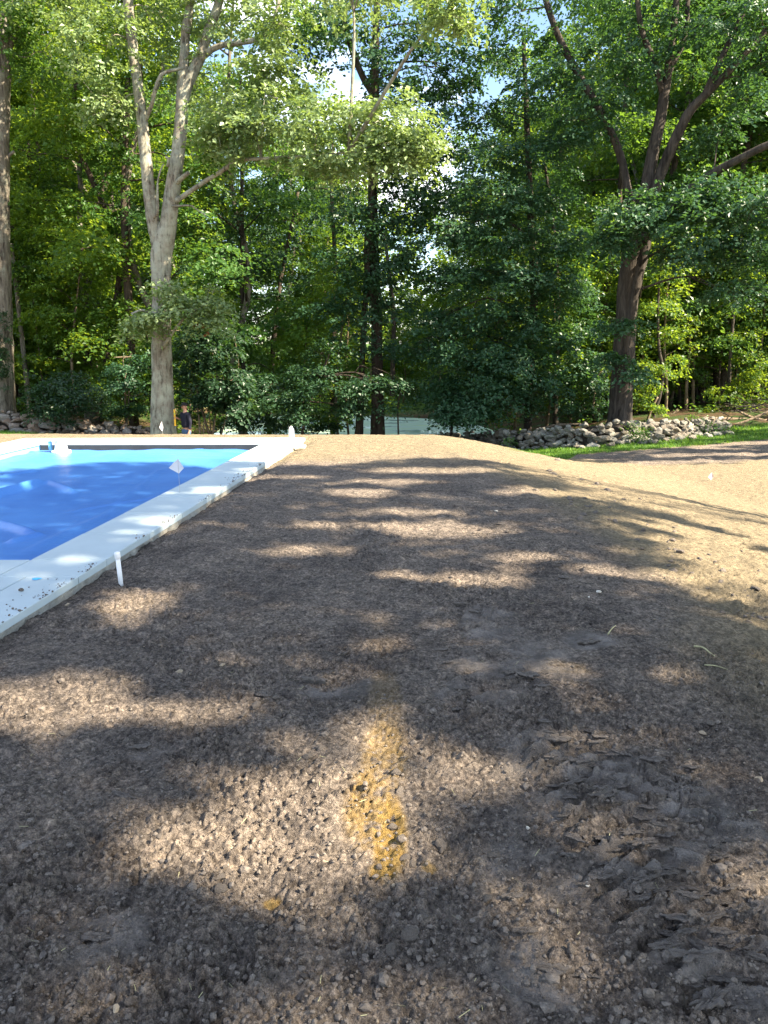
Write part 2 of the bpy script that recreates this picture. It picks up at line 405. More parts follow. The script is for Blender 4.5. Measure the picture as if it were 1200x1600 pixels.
wyv = GY + 0.012 * (vnoise(GX * 40, GY * 40, 7) - .5) + 0.05 * (vnoise(GX * 7, GY * 7, 8) - .5)
patch = fbm(GX * 0.9, GY * 0.9, 31, 3)
lump = sstep(0.35, 0.75, fbm(GX * 1.6 + 3, GY * 1.6, 41, 3))
# attributes
tan = np.maximum(sstep(-0.4, 0.45, GX - (1.95 - 0.5 * sstep(7, 11, GY)) + 0.7 * (fbm(GX * 1.1, GY * 0.8, 51, 4) - .5)), sstep(10.2, 12.0, GY + 1.6 * (fbm(GX * 0.9, GY * 0.5, 52, 4) - .5)))
def edge_px(pts):
    P = np.array([on_ground(u, v) for u, v in pts]); P = P[np.argsort(P[:, 0])]; return lambda x: np.interp(x, P[:, 0], P[:, 1])
E_GR = edge_px([(790, 704), (840, 710), (900, 711), (1000, 704), (1100, 696), (1200, 687), (1300, 676)])
E_DK = edge_px([(880, 715), (940, 721), (1000, 726), (1100, 725), (1200, 718), (1300, 712)])
wobd = 0.5 * (fbm(GX * .9, GY * .9, 53, 4) - .5)
darkp = sstep(-0.12, 0.2, GY - E_DK(GX) + wobd) * (1 - sstep(-0.05, 0.1, GY - E_GR(GX) + 0.4 * wobd)) * sstep(3.0, 4.2, GX)
tan = tan * (1 - darkp)
gl = E_GR(GX)
grass = sstep(0, 0.25, GY - gl + 0.25 * (fbm(GX * 3, GY * 3, 54, 3) - .5)) * sstep(2.2, 3.0, GX)
grass = np.maximum(grass, sstep(22.3, 22.9, GY + (fbm(GX, GY, 55, 3) - .5)) * sstep(8.0, 8.6, -GX))
wallY = np.interp(GX, [-40, -14, -7, -3, 2.2, 3.2, 4.6, 6.2, 8.5, 10.8, 14, 40], [26, 27, 26, 25, 33, 29, 25, 22.8, 23.0, 24.2, 25.5, 30])
litter = sstep(-0.2, 0.6, GY - wallY + 0.6 * (fbm(GX, GY, 56, 3) - .5))
litter = np.maximum(litter, sstep(19.5, 21.5, GY) * sstep(-8.3, -7.3, GX) * (1 - sstep(2.0, 3.0, GX)))
grass = grass * (1 - litter); bank = sstep(54, 57, GY); grass = np.maximum(grass, bank); litter = litter * (1 - bank)
sand_l = [px_ell(608, 1315, 30, 78, 1.0), px_ell(578, 1270, 46, 75, .66), px_ell(600, 1190, 42, 70, .55), px_ell(602, 1110, 34, 70, .36), px_ell(598, 1010, 30, 50, .15), px_ell(425, 1415, 16, 14, .8),
          px_ell(885, 1050, 50, 22, .25), px_ell(210, 945, 60, 20, .15), px_ell(600, 1375, 26, 14, .9), px_ell(670, 1365, 14, 10, .6)]
fine_t = vnoise(GX * 60, GY * 60, 61)
sand = sstep(.02, 1.05, ell_mask(GX, GY, sand_l)) * sstep(0.34, 0.6, 0.55 * fbm(GX * 9, GY * 9, 62, 4) + 0.45 * fine_t + 0.12) * (GX < 0.16 + 0.08 * vnoise(GY * 5, GX * 0, 63) + 5 * (GY > 3.6))
crust_l = [px_ell(1040, 1330, 230, 110, 1), px_ell(1130, 1500, 130, 120, 1), px_ell(900, 1210, 120, 70, 1), px_ell(800, 1040, 110, 50, .8), px_ell(840, 1370, 90, 60, .8), px_ell(870, 1530, 130, 60, .8),
           px_ell(740, 975, 80, 40, .8), px_ell(925, 1005, 45, 16, 1), px_ell(520, 1075, 80, 20, .9), px_ell(160, 1470, 90, 50, .6), px_ell(730, 1090, 90, 25, .7), px_ell(230, 1210, 90, 40, .5), px_ell(940, 740, 120, 12, .4)]
crust = ell_mask(GX, GY, crust_l) * sstep(0.42, 0.6, fbm(GX * 5, GY * 7, 64, 4))
# relief
d = 0.040 * (fbm(GX * 2.2, GY * 2.2, 70, 3) - .5) + 0.036 * (fbm(GX * 9, GY * 9, 71, 3) - .5)
amp = (0.55 + 0.8 * lump) * (1 - 0.72 * crust)
c0 = crumbs(wx, wyv, 0.15, 76, 0.12, 0.4, 0.4); c1 = crumbs(wx, wyv, 0.075, 80, 0.15, 0.5, 0.35); c2 = crumbs(wx, wyv, 0.034, 84, 0.2, 0.6, 0.75); c3 = crumbs(wx, wyv, 0.0175, 88, 0.25, 0.62, 0.95)
pit = crumbs(wx + 3.3, wyv + 1.7, 0.045, 110, 0.15, 0.5, 0.4)
d = d + amp * (0.3 * c0 * sstep(2.5, 5, GY) + 0.6 * c1 * sstep(0.45, 0.7, patch + 0.15 * lump) + 0.75 * c2 * (1 - .6 * sstep(5, 9, GY)) + 0.95 * c3 * (1 - .8 * sstep(3, 5, GY)) - 0.8 * pit * (1 - .7 * sstep(4, 8, GY)))
def plates(x, y, cx, cy, s):
    X = x / cx; Y = y / cy; ix = np.floor(X); iy = np.floor(Y); f1 = np.full(x.shape, 9.0); f2 = np.full(x.shape, 9.0); hid = np.zeros(x.shape); yy = np.zeros(x.shape)
    for dx in (-1, 0, 1):
        for dy in (-1, 0, 1):
            px_ = ix + dx + _h(ix + dx, iy + dy, s); py_ = iy + dy + _h(ix + dx, iy + dy, s + 1); q = (X - px_) ** 2 + (Y - py_) ** 2
            near_ = q < f1; f2 = np.where(near_, f1, np.minimum(f2, q)); hid = np.where(near_, _h(ix + dx, iy + dy, s + 2), hid); yy = np.where(near_, Y - py_, yy); f1 = np.where(near_, q, f1)
    return hid, np.sqrt(f2) - np.sqrt(f1), yy
rag = 0.016 * (fbm(GX * 30, GY * 30, 121, 3) - .5) * 2
hid, edg, yy_ = plates(GX + rag + 0.04 * (fbm(GX * 6, GY * 6, 122, 2) - .5), GY + rag * 1.3 + 0.05 * (fbm(GX * 5, GY * 5, 123, 2) - .5), 0.125, 0.055, 130)
tread_l = [px_ell(1010, 1290, 170, 130, 1), px_ell(1120, 1470, 150, 140, 1), px_ell(930, 1190, 120, 50, 1), px_ell(820, 1065, 60, 22, .9), px_ell(730, 965, 60, 26, .7), px_ell(410, 1092, 40, 20, .7)]
tread = np.minimum(ell_mask(GX, GY, tread_l), 1) * sstep(.3, .5, fbm(GX * 2.5, GY * 2.5, 124, 3) + .12)
d = d + 0.009 * (vnoise(GX * 75, GY * 75, 90) - .5) * (1 - .9 * sstep(2.5, 4.5, GY)) + 0.005 * (vnoise(GX * 150, GY * 150, 92) - .5) * (1 - sstep(2, 3, GY)) * (1 - 0.5 * crust) + crust * 0.012 * (fbm(GX * 14, GY * 22, 91, 3) - .3)
# tyre lug tracks pressed into the soil on the right
def track(x0, y0, x1, y1, wid, pitch, depth):
    t = np.array([x1 - x0, y1 - y0]); Lg = np.linalg.norm(t); t /= Lg
    a = (GX - x0) * t[0] + (GY - y0) * t[1]; b = (GX - x0) * t[1] - (GY - y0) * t[0]
    b = b + 0.06 * (fbm(GX * 3, GY * 3, 95, 2) - .5)
    m = (1 - sstep(wid * 0.85, wid * 1.1, np.abs(b))) * sstep(0, .3, a) * (1 - sstep(Lg - .5, Lg, a))
    ph = (a + 0.55 * np.abs(b) + 0.05 * fbm(GX * 8, GY * 8, 96, 2)) / pitch
    saw = ph - np.floor(ph)
    return m * depth * (0.5 - sstep(0.0, 0.85, saw) * (1 - sstep(0.9, 1.0, saw))), m
tA = on_ground(1180, 1590); tB = on_ground(880, 1130)
k1, m1 = track(tA[0], tA[1] - .1, tB[0] - 0.02, tB[1] + .3, 0.24, 0.11, -0.045)
tA = on_ground(800, 1180); tB = on_ground(720, 880)
k2, m2 = track(tA[0], tA[1], tB[0], tB[1] + .3, 0.2, 0.12, -0.03)
k3, m3 = track(-0.75, 1.4, -0.55, 4.2, 0.17, 0.12, -0.010)
d = d * (1 - .55 * tread) + tread * (hid > .35) * sstep(0.0, 0.09, edg) * (0.010 + 0.019 * hid - 0.010 * yy_)
d = d + k1 + k2 + k3
fade = 1 / (1 + (np.maximum(GY - 6, 0) / 9) ** 2)
d = d * bare * np.where(GY < 0.9, 0.3, 1) * np.maximum(fade, 0.45)
d = d + 0.02 * bare * darkp * (fbm(GX * 3, GY * 3, 97, 3) - .5) * 4
d = d + (1 - bare) * 0.12 * (fbm(GX * 0.6, GY * 0.6, 98, 4) - .5) * (1 - grass)
# raked lines along the tan slope
d = d + tan * bare * 0.012 * np.sin((GY * 1.0 + 0.45 * GX + 0.8 * fbm(GX * .5, GY * .5, 99, 2)) * 14) * sstep(2.0, 4.0, GX) * sstep(0.45, 0.6, fbm(GX * .8, GY * 2.5, 100, 2))
dd = edge_dist(OUTS, GX, GY)                                        # > 0 inside the pool outline
soil_lip = 0.03 * (vnoise(GX * 6, GY * 6, 101) - .55)
gz_ = hb + d + np.where((dd > -0.25) & (dd < 0.1), soil_lip, 0)
gz_ = gz_ - 0.05 * sstep(-0.22, -0.03, dd); pw = sstep(-0.01, 0.05, dd); gz_ = gz_ * (1 - pw) + pw * np.minimum(gz_, -0.12)
gz_ = np.where(edge_dist(OUT, GX, GY) > 0.3, -1.1, gz_)
R_, C_ = GX.shape
idx = np.arange(R_ * C_).reshape(R_, C_)
F = np.stack([idx[:-1, :-1], idx[:-1, 1:], idx[1:, 1:], idx[1:, :-1]], -1).reshape(-1, 4)
V = np.stack([GX, GY, gz_], -1).reshape(-1, 3)
me = mesh_np('ground', V, F, M['ground'], True, {'tan': tan.ravel(), 'sand': sand.ravel(), 'grass': grass.ravel(), 'litter': litter.ravel(), 'crust': crust.ravel()})
ground = link('ground', me); ground['kind'] = 'structure'
print('ground quads', len(F))

# ------------------------------------------------------------------ swimming pool
M['coping'] = simple('coping_stone', (0.45, 0.52, 0.545), 0.75, 2.2, 0.07, 0.25)
M['mortar'] = simple('mortar_bed', (0.42, 0.4, 0.35), 0.95, 14, 0.25, 0.1, (30, 0.9, 0.03))
M['pool_wall'] = simple('pool_wall_blue', (0.16, 0.42, 0.62), 0.5, 3, 0.1)
M['white_plastic'] = simple('white_plastic', (0.78, 0.79, 0.8), 0.4, 5, 0.04, 0.4)
M['painted_gap_shade'] = simple('painted_gap_shade', (0.03, 0.035, 0.04), 0.9, 5, 0.2)
def cover_mat():
    m, n, p, o = mat('cover_vinyl')
    t = noise_node(n, 1.1, 4, 0.5); t2 = noise_node(n, 5, 6, 0.6, stretch=(0.35, 1.6, 1))
    r = ramp(n, t.outputs['Fac'], [(0.3, (0.045, 0.17, 0.5)), (0.7, (0.07, 0.235, 0.6))])
    n.links.new(r.outputs[0], p.inputs['Base Color']); p.inputs['Roughness'].default_value = 0.42; p.inputs['Specular IOR Level'].default_value = 0.55
    n.links.new(bump(n, t2.outputs['Fac'], 0.35, 0.03), p.inputs['Normal']); return m
M['cover'] = cover_mat()
rng = np.random.default_rng(7)
pool = empty('swimming_pool', (float(in_nr[0]), float(in_nr[1]), 0))
PO = np.array([in_nr[0], in_nr[1], 0.0])
tag(pool, 'rectangular in-ground swimming pool with pale grey stone coping beside the bare soil', 'swimming pool')
def slab(a, b, c, d, z0=-0.055, z1=0.0, gap=0.005):
    """bevelled coping slab from four plan corners (ccw)"""
    Q = [np.array(p, float) for p in (a, b, c, d)]; cen = sum(Q) / 4
    Q = quad_off(*Q, -gap); Qi = quad_off(*Q, -0.006)
    dz = rng.uniform(-0.0015, 0.0015)
    V = [(p[0], p[1], z0) for p in Q] + [(p[0], p[1], z1 - 0.006 + dz) for p in Q] + [(p[0], p[1], z1 + dz) for p in Qi]
    Fc = [(3, 2, 1, 0)] + [(i, (i + 1) % 4, 4 + (i + 1) % 4, 4 + i) for i in range(4)] + [(4 + i, 4 + (i + 1) % 4, 8 + (i + 1) % 4, 8 + i) for i in range(4)] + [(8, 9, 10, 11)]
    mb = MB(); mb.add(np.array(V) - PO, Fc); mb.build('coping_slab', M['coping'], pool)
def lerp(a, b, t): return a * (1 - t) + b * t
def run(i0, i1, n, t0=0.0, t1=1.0):
    """slabs along the side between corner i0 and i1"""
    for k in range(n):
        u0 = t0 + (t1 - t0) * k / n; u1 = t0 + (t1 - t0) * (k + 1) / n
        slab(lerp(OUTp[i0], OUTp[i1], u0), lerp(OUTp[i0], OUTp[i1], u1), lerp(INp[i0], INp[i1], u1), lerp(INp[i0], INp[i1], u0))
# corner squares, then runs between them
INp = IN; axis_l = ax_r; axis_s = (IN[1] - IN[0]) / np.linalg.norm(IN[1] - IN[0])
def cornerpts(i):
    p = IN[i]; o = OUT[i]
    prev, nxt = IN[i - 1], IN[(i + 1) % 4]
    return p, o
PR = []   # points on the outline square to each inner corner, along the two sides
for i in range(4):
    t_in = IN[i] - IN[i - 1]; t_in /= np.linalg.norm(t_in); t_out = IN[(i + 1) % 4] - IN[i]; t_out /= np.linalg.norm(t_out)
    def hit(p, dirn, q, s):
        k = np.linalg.solve(np.array([dirn, -s]).T, q - p); return p + dirn * k[0]
    a = hit(IN[i], t_in, OUT[i], t_out)            # continues the incoming inner line to the outgoing outer line
    b = hit(IN[i], -t_out, OUT[i], t_in)           # continues the outgoing inner line back to the incoming outer line
    PR.append((a, b))
def side(i, n):
    j = (i + 1) % 4
    o0, o1, i0, i1 = PR[i][0], PR[j][1], IN[i], IN[j]
    for k in range(n):
        u0, u1 = k / n, (k + 1) / n
        slab(lerp(o0, o1, u0), lerp(o0, o1, u1), lerp(i0, i1, u1), lerp(i0, i1, u0))
side(0, 5); side(1, 9); side(2, 5); side(3, 9)
for i in range(4):
    a, b = PR[i]
    slab(b, OUT[i], a, IN[i])
# mortar bed under the outer edge, pool walls and floor
OM = quad_off(*IN, [0.45 + 1.27, CW - .03, CW - .03, CW - .03])
# paved strip on the near side: one more row of larger slabs
tL = (OUT[0] - OUT[1]) / np.linalg.norm(OUT[0] - OUT[1]); dL = OUTS[1] - OUT[1]; dL0 = OUTS[0] - OUT[0]; s0 = 0.0
Lw = np.linalg.norm(OUT[0] - OUT[1])
for wdt in (0.38, .9, .9, .9, .9, 2.0):
    s1 = min(s0 + wdt, Lw)
    if s1 <= s0: break
    f0, f1 = s0 / Lw, s1 / Lw
    slab(lerp(OUTS[1], OUTS[0], f1), lerp(OUTS[1], OUTS[0], f0), lerp(OUT[1], OUT[0], f0), lerp(OUT[1], OUT[0], f1)); s0 = s1
mb = MB()
for i in range(4):
    j = (i + 1) % 4; n = 60
    top = []; bot = []
    for k in range(n + 1):
        p = lerp(OM[i], OM[j], k / n); nrm = (OM[j] - OM[i]); nrm = np.array([nrm[1], -nrm[0]]) / np.linalg.norm(nrm)
        q = p + nrm * (rng.uniform(-0.01, 0.045)); top.append((p[0] + nrm[0] * 0.01, p[1] + nrm[1] * 0.01, -0.05)); bot.append((q[0], q[1], -0.16))
    Vv = np.array(top + bot) - PO
    mb.add(Vv, [(k, n + 1 + k, n + 2 + k, k + 1) for k in range(n)])
mb.build('mortar_bed', M['mortar'], pool)
IW = quad_off(*IN, 0.03)
mb = MB()
for i in range(4):
    a, b = IW[i], IW[(i + 1) % 4]
    mb.add(np.array([(a[0], a[1], -1.05), (b[0], b[1], -1.05), (b[0], b[1], -0.056), (a[0], a[1], -0.056)]) - PO, [(3, 2, 1, 0)])
mb.build('pool_wall', M['pool_wall'], pool)
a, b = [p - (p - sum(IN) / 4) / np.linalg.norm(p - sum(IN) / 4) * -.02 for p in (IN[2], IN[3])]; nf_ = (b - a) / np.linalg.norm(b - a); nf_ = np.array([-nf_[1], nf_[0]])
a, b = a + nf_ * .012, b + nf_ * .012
mb = MB(); mb.add(np.array([(a[0], a[1], -.30), (b[0], b[1], -.30), (b[0], b[1], -.057), (a[0], a[1], -.057)]) - PO, [(3, 2, 1, 0)]); mb.build('painted_shade_band', M['painted_gap_shade'], pool)  # dark strip painted in as the shade under the far coping
# vinyl cover lying in the pool: wrinkles, folds and a slack belly
n_s, n_l = 150, 260
Lx = np.linalg.norm(IN[1] - IN[0]); Ly = np.linalg.norm(IN[2] - IN[1])
U, Vv = np.meshgrid(np.linspace(0, 1, n_s), np.linspace(0, 1, n_l))
px = IW[0][0] + (IW[1][0] - IW[0][0]) * U + (IW[3][0] - IW[0][0]) * Vv
py = IW[0][1] + (IW[1][1] - IW[0][1]) * U + (IW[3][1] - IW[0][1]) * Vv
z = -0.128 - 0.03 * (np.sin(np.pi * U) * np.sin(np.pi * Vv)) + 0.03 * (fbm(px * 0.7, py * 0.5, 201, 3) - .5) + 0.012 * (fbm(px * 2.5, py * 1.4, 202, 4) - .5)
def fold(p, q, w, h):
    global z
    p = at_z(*p, -0.15)[:2]; q = at_z(*q, -0.15)[:2]; t = q - p; L = np.linalg.norm(t); t /= L
    a = (px - p[0]) * t[0] + (py - p[1]) * t[1]; b = -(px - p[0]) * t[1] + (py - p[1]) * t[0]
    b = b + 0.06 * (fbm(a * 1.3, a * 0 + 3, 203, 2) - .5) * 2
    z = z + h * np.exp(-(b / w) ** 2) * sstep(-0.02 * L, 0.15 * L, a) * (1 - sstep(0.85 * L, 1.02 * L, a))
fold((385, 722), (448, 694), 0.05, 0.06); fold((440, 722), (300, 703), 0.04, 0.03); fold((-60, 790), (75, 752), 0.06, 0.09)
fold((75, 752), (120, 770), 0.05, 0.05); fold((0, 745), (60, 735), 0.04, 0.03); fold((-30, 812), (60, 838), 0.05, 0.06); fold((10, 850), (70, 836), 0.04, 0.035)
fold((460, 693), (520, 700), 0.03, 0.03); fold((150, 712), (390, 719), 0.04, 0.02); fold((100, 800), (300, 770), 0.05, 0.018)
fold((0, 702), (60, 708), 0.05, 0.03); fold((180, 790), (260, 730), 0.05, 0.016); fold((30, 870), (200, 790), 0.06, 0.018)
edge = np.minimum(np.minimum(U * Lx, (1 - U) * Lx), np.minimum(Vv * Ly, (1 - Vv) * Ly))
z = z - 0.03 * np.exp(-(edge / 0.12) ** 2) * (vnoise(px * 3, py * 3, 205))
idx2 = np.arange(n_s * n_l).reshape(n_l, n_s)
F2 = np.stack([idx2[:-1, :-1], idx2[:-1, 1:], idx2[1:, 1:], idx2[1:, :-1]], -1).reshape(-1, 4)
cov = link('pool_cover', mesh_np('pool_cover', np.stack([px, py, z], -1).reshape(-1, 3), F2, M['cover'], True))
tag(cov, 'wrinkled glossy blue vinyl cover stretched inside the pool coping', 'pool cover')
def cover_z(x, y):
    k = np.argmin((px - x) ** 2 + (py - y) ** 2); return float(z.ravel()[k])

# white skimmer bucket standing on the cover
b = at_z(96, 709, -0.16); cz = cover_z(b[0], b[1])
sk = empty('skimmer_bucket', (b[0], b[1], cz - 0.005)); s = 0.012
tag(sk, 'white plastic skimmer bucket with flared foot standing on the blue pool cover', 'skimmer')
mb = MB(); mb.tube([(0, 0, 0), (0, 0, .035), (0, 0, .045)], [.165, .16, .12], 20); mb.build('foot', M['white_plastic'], sk, True)
mb = MB(); mb.tube([(0, 0, .045), (0, 0, .1), (0, 0, .21)], [.115, .1, .085], 20); mb.build('body', M['white_plastic'], sk, True)
mb = MB(); mb.tube([(0, 0, .21), (0, 0, .225)], [.105, .105], 20); mb.box((-.2, -.05, .205), (-.09, .05, .222)); mb.build('rim', M['white_plastic'], sk)
mb = MB(); mb.box((-.2, -.03, .05), (-.16, .03, .204)); mb.build('handle', M['pool_wall'], sk)

# capped pipe standing in the soil
b = on_ground(189, 911)
pp = empty('plastic_pipe', (b[0], b[1], hbase(np.array([b[0]]), np.array([b[1]]))[0] - 0.03)); pp.rotation_euler = (0.02, -0.035, 0)
tag(pp, 'white capped plastic pipe stub standing upright in the dark soil by the coping', 'pipe')
mb = MB(); mb.tube([(0, 0, -.1), (0, 0, .25)], [.0165, .0165], 18); mb.build('tube', M['white_plastic'], pp, True)
mb = MB(); mb.tube([(0, 0, .215), (0, 0, .222), (0, 0, .256), (0, 0, .264), (0, 0, .268)], [.0185, .0205, .0205, .017, .009], 18); mb.build('cap', M['white_plastic'], pp, True)

# marking flags
M['flag'] = leaf_mat('flag_plastic', (0.72, 0.7, 0.72), (0.78, 0.76, 0.78), (0.75, 0.72, 0.75), 0.35, 0.45, 0.3)
M['flag_pink'] = leaf_mat('flag_plastic_pink', (0.62, 0.5, 0.52), (0.66, 0.54, 0.56), (0.7, 0.5, 0.5), 0.35, 0.45, 0.3)
M['wire'] = simple('flag_wire', (0.35, 0.34, 0.33), 0.4, 10, 0.1)
def flag(base, h, w, fh, rz, label, matk='flag', lean=(0, 0), curl=0.3, kite=True):
    o = empty('marking_flag', tuple(base)); o.rotation_euler = (lean[0], lean[1], rz)
    tag(o, label, 'marking flag', 'marking flags on wire stems')
    mb = MB(); mb.tube([(0, 0, -.08), (0, 0, h)], [.0016, .0016], 6); mb.build('stem', M['wire'], o)
    n = 7; V_ = []
    KZ = [(0, .41, .43), (.16, .29, .58), (.33, .18, .75), (.5, .07, .9), (.64, 0, 1), (.82, .19, .7), (1, .37, .39)]
    for i in range(n):
        u = i / (n - 1)
        zt = h - (0.55 * u * fh if kite else 0.05 * u * fh); zb = h - fh + (0.1 * u * fh if kite else 0)
        if kite: u = KZ[i][0]; zb, zt = h - fh + KZ[i][1] * fh, h - fh + KZ[i][2] * fh
        else: zt -= fh * .35 * (2 * u - 1) ** 2
        y = curl * w * math.sin(u * 2.6)
        X_ = (u - (.64 if kite else 0)) * w; V_ += [(X_, y, zb), (X_, y + 0.01, (zt + zb) / 2), (X_, y, zt)]
    V_ = np.array(V_); F_ = []
    for i in range(n - 1):
        for j in range(2): a = i * 3 + j; F_.append((a, a + 3, a + 4, a + 1))
    me_ = mesh_np('flag_sheet', V_, F_, M[matk], True, {'tint': np.full(len(V_), .5)})
    link('flag_sheet', me_, o)
    return o
b = at_z(281, 772, -0.02); flag((b[0], b[1], 0.0), 0.385, 0.165, 0.17, math.radians(8), 'kite-shaped white marking flag in front of the dark blue cover, nearest the capped pipe', curl=.15)
b = at_z(452, 690, 0.0); flag((b[0], b[1], 0.0), 0.28, 0.1, 0.2, math.radians(20), 'white marking flag at the far right corner of the pool coping', curl=.4, kite=False)
b = on_ground(1112, 752); flag((b[0], b[1], gz(b[0], b[1])), 0.19, 0.13, 0.17, math.radians(10), 'pinkish marking flag low on the pale slope at right', 'flag_pink', curl=.15)
fy = 16.2; b = at_y(254, 679, fy); zz = gz(b[0], b[1])
flag((b[0], b[1], zz), max(0.3, at_y(252, 659, fy)[2] - zz), 0.09, 0.22, math.radians(20), 'small white marking flag in front of the big forked oak trunk', curl=.4)

# white board by the far corner
b = at_z(452, 697, -0.03)
bd = empty('white_board', (b[0], b[1], SOIL + 0.03), math.radians(-4)); tag(bd, 'short white board lying on tan soil against the far pool coping', 'board')
mb = MB(); mb.box((-.08, -.06, -.035), (.28, .06, .012)); o_ = mb.build('plank', M['white_plastic'], bd)
bv = o_.modifiers.new('bevel', 'BEVEL'); bv.width = 0.005

# blue chalk mark and soil crumbs left on the coping
M['chalk'] = simple('blue_chalk', (0.08, 0.4, 0.75), 0.9, 60, 0.2)
b = at_z(57, 905, 0.0); a_ = np.linspace(0, 2 * math.pi, 16, endpoint=False)
V_ = [(b[0], b[1], 0.004)] + [(b[0] + math.cos(t) * 0.032 * (1 + .25 * math.sin(3 * t)), b[1] + math.sin(t) * 0.03, 0.003) for t in a_]
mb = MB(); mb.add(np.array(V_) - PO, [(0, 1 + i, 1 + (i + 1) % 16) for i in range(16)]); mb.build('chalk_mark', M['chalk'], pool)

# ------------------------------------------------------------------ soil pieces
def rock_mesh(name, seed, mat_, rough=0.28, sub=2, flat=0.7):
    r = np.random.default_rng(seed); bm = bmesh.new(); bmesh.ops.create_icosphere(bm, subdivisions=sub, radius=1.0)
    ax = r.normal(size=(9, 3)); ax /= np.linalg.norm(ax, axis=1)[:, None]; cut = r.uniform(0.55, 0.95, 9)
    ph = r.uniform(0, 6, 6)
    for v in bm.verts:
        p = np.array(v.co); dd_ = ax @ p
        for k in range(9):
            e = dd_[k] - cut[k]
            if e > 0: p = p - ax[k] * e * 0.85
        s_ = 1 + rough * 0.35 * (math.sin(3 * p[0] + ph[0]) * math.sin(3.3 * p[1] + ph[1]) + math.sin(6 * p[2] + ph[2]) * 0.4 * math.sin(7 * p[0] + ph[3])) + r.normal() * 0.02 * rough * 4
        v.co = Vector(p * s_)
        v.co.z *= flat
    me_ = bpy.data.meshes.new(name); bm.to_mesh(me_); bm.free()
    me_.polygons.foreach_set('use_smooth', np.full(len(me_.polygons), False)); me_.materials.append(mat_); return me_
GZG = gz_
from bisect import bisect_left
def surf(x, y):
    """relief height of the ground sheet at (x, y)"""
    i = min(max(int(np.searchsorted(Y_, y)), 0), R_ - 1); j = min(max(int(np.searchsorted(S, x / wy[i])), 0), C_ - 1)
    return float(GZG[i, j])
rng = np.random.default_rng(11)
clods = [rock_mesh('soil_clod', 100 + k, M['clod'], 0.5, 2, 0.8) for k in range(5)]
# clods > 10 px: pieces of the ground
spots = [(625, 1238, 13), (618, 1215, 9), (612, 1300, 9), (628, 1320, 10), (632, 1345, 11), (645, 1352, 9), (688, 1332, 11), (640, 1475, 17), (668, 1488, 10), (612, 1490, 13), (650, 1452, 12), (735, 1300, 8), (770, 1345, 9),
         (1072, 1378, 13), (1105, 1305, 9), (410, 1090, 9), (400, 1110, 9), (432, 1096, 8), (870, 888, 7), (885, 905, 6), (103, 1145, 9), (160, 1128, 6), (480, 1190, 9), (500, 1180, 8), (940, 1275, 10), (345, 1385, 9), (345, 1402, 9), (700, 1450, 7), (560, 1440, 7), (690, 1525, 8), (1080, 1125, 8), (1110, 1135, 8)]
for _ in range(150):
    v = rng.uniform(760, 1590) ; spots.append((rng.uniform(10, 1190), v, 3.0 + 4.5 * rng.random() ** 2 * (v / 1300)))
for _ in range(60):        # ragged line of lumps along the brow of the slope
    t = rng.random(); spots.append((840 + 360 * t + rng.normal() * 25, 745 + 235 * t ** 1.2 + rng.normal() * 16, rng.uniform(3, 6.5)))
for (u, v, r) in spots:
    p = on_ground(u, v)
    if edge_dist(OUTS, p[0], p[1]) > -0.06: continue
    dist = np.linalg.norm(p - CAM); rad = r * dist / FPX * 0.9
    me_ = clods[rng.integers(5)]
    link('soil_clod', me_, ground, (p[0], p[1], surf(p[0], p[1]) + rad * 0.15), (rng.uniform(-.4, .4), rng.uniform(-.4, .4), rng.uniform(0, 6.3)), (rad * rng.uniform(.8, 1.3), rad * rng.uniform(.8, 1.2), rad * rng.uniform(.6, .95)))
# crust flakes lifted by the tyre lugs
def flake_mesh(seed):
    r = np.random.default_rng(seed); n = 44; mb_ = MB(); ang = np.linspace(0, 2 * math.pi, n, endpoint=False)
    rad = np.ones(n)
    for k in range(2, 9): rad += r.normal() * 0.15 / k ** 0.3 * np.sin(k * ang + r.uniform(0, 6))
    rad = np.clip(rad + r.normal(size=n) * 0.1, 0.45, 1.7)
    x = np.cos(ang) * rad; y = np.sin(ang) * rad * 0.36 + 0.12 * np.cos(ang) ** 2 * r.uniform(-1, 1.5)
    def ring(s, zz, sag): return [(x[i] * s, y[i] * s, zz + sag * (-y[i]) + 0.055 * r.normal()) for i in range(n)]
    V_ = ring(1.0, 0.08, 0.2) + ring(0.98, 0.19, 0.2) + ring(0.66, 0.2, 0.16) + ring(0.3, 0.2, 0.1) + [(0, 0, 0.2)]
    V_ += [(x[i] * .8, y[i] * .7 + .14, -0.3) for i in range(n)]
    F_ = [(i, (i + 1) % n, n + (i + 1) % n, n + i) for i in range(n)] + [(n + i, n + (i + 1) % n, 2 * n + (i + 1) % n, 2 * n + i) for i in range(n)] + [(2 * n + i, 2 * n + (i + 1) % n, 3 * n + (i + 1) % n, 3 * n + i) for i in range(n)] + [(3 * n + i, 3 * n + (i + 1) % n, 4 * n) for i in range(n)]
    b0 = 4 * n + 1
    F_ += [(b0 + i, b0 + (i + 1) % n, (i + 1) % n, i) for i in range(n)]
    mb_.add(V_, F_); return mb_.mesh('soil_crust', M['crust'], False)
flakes = [flake_mesh(300 + k) for k in range(10)]
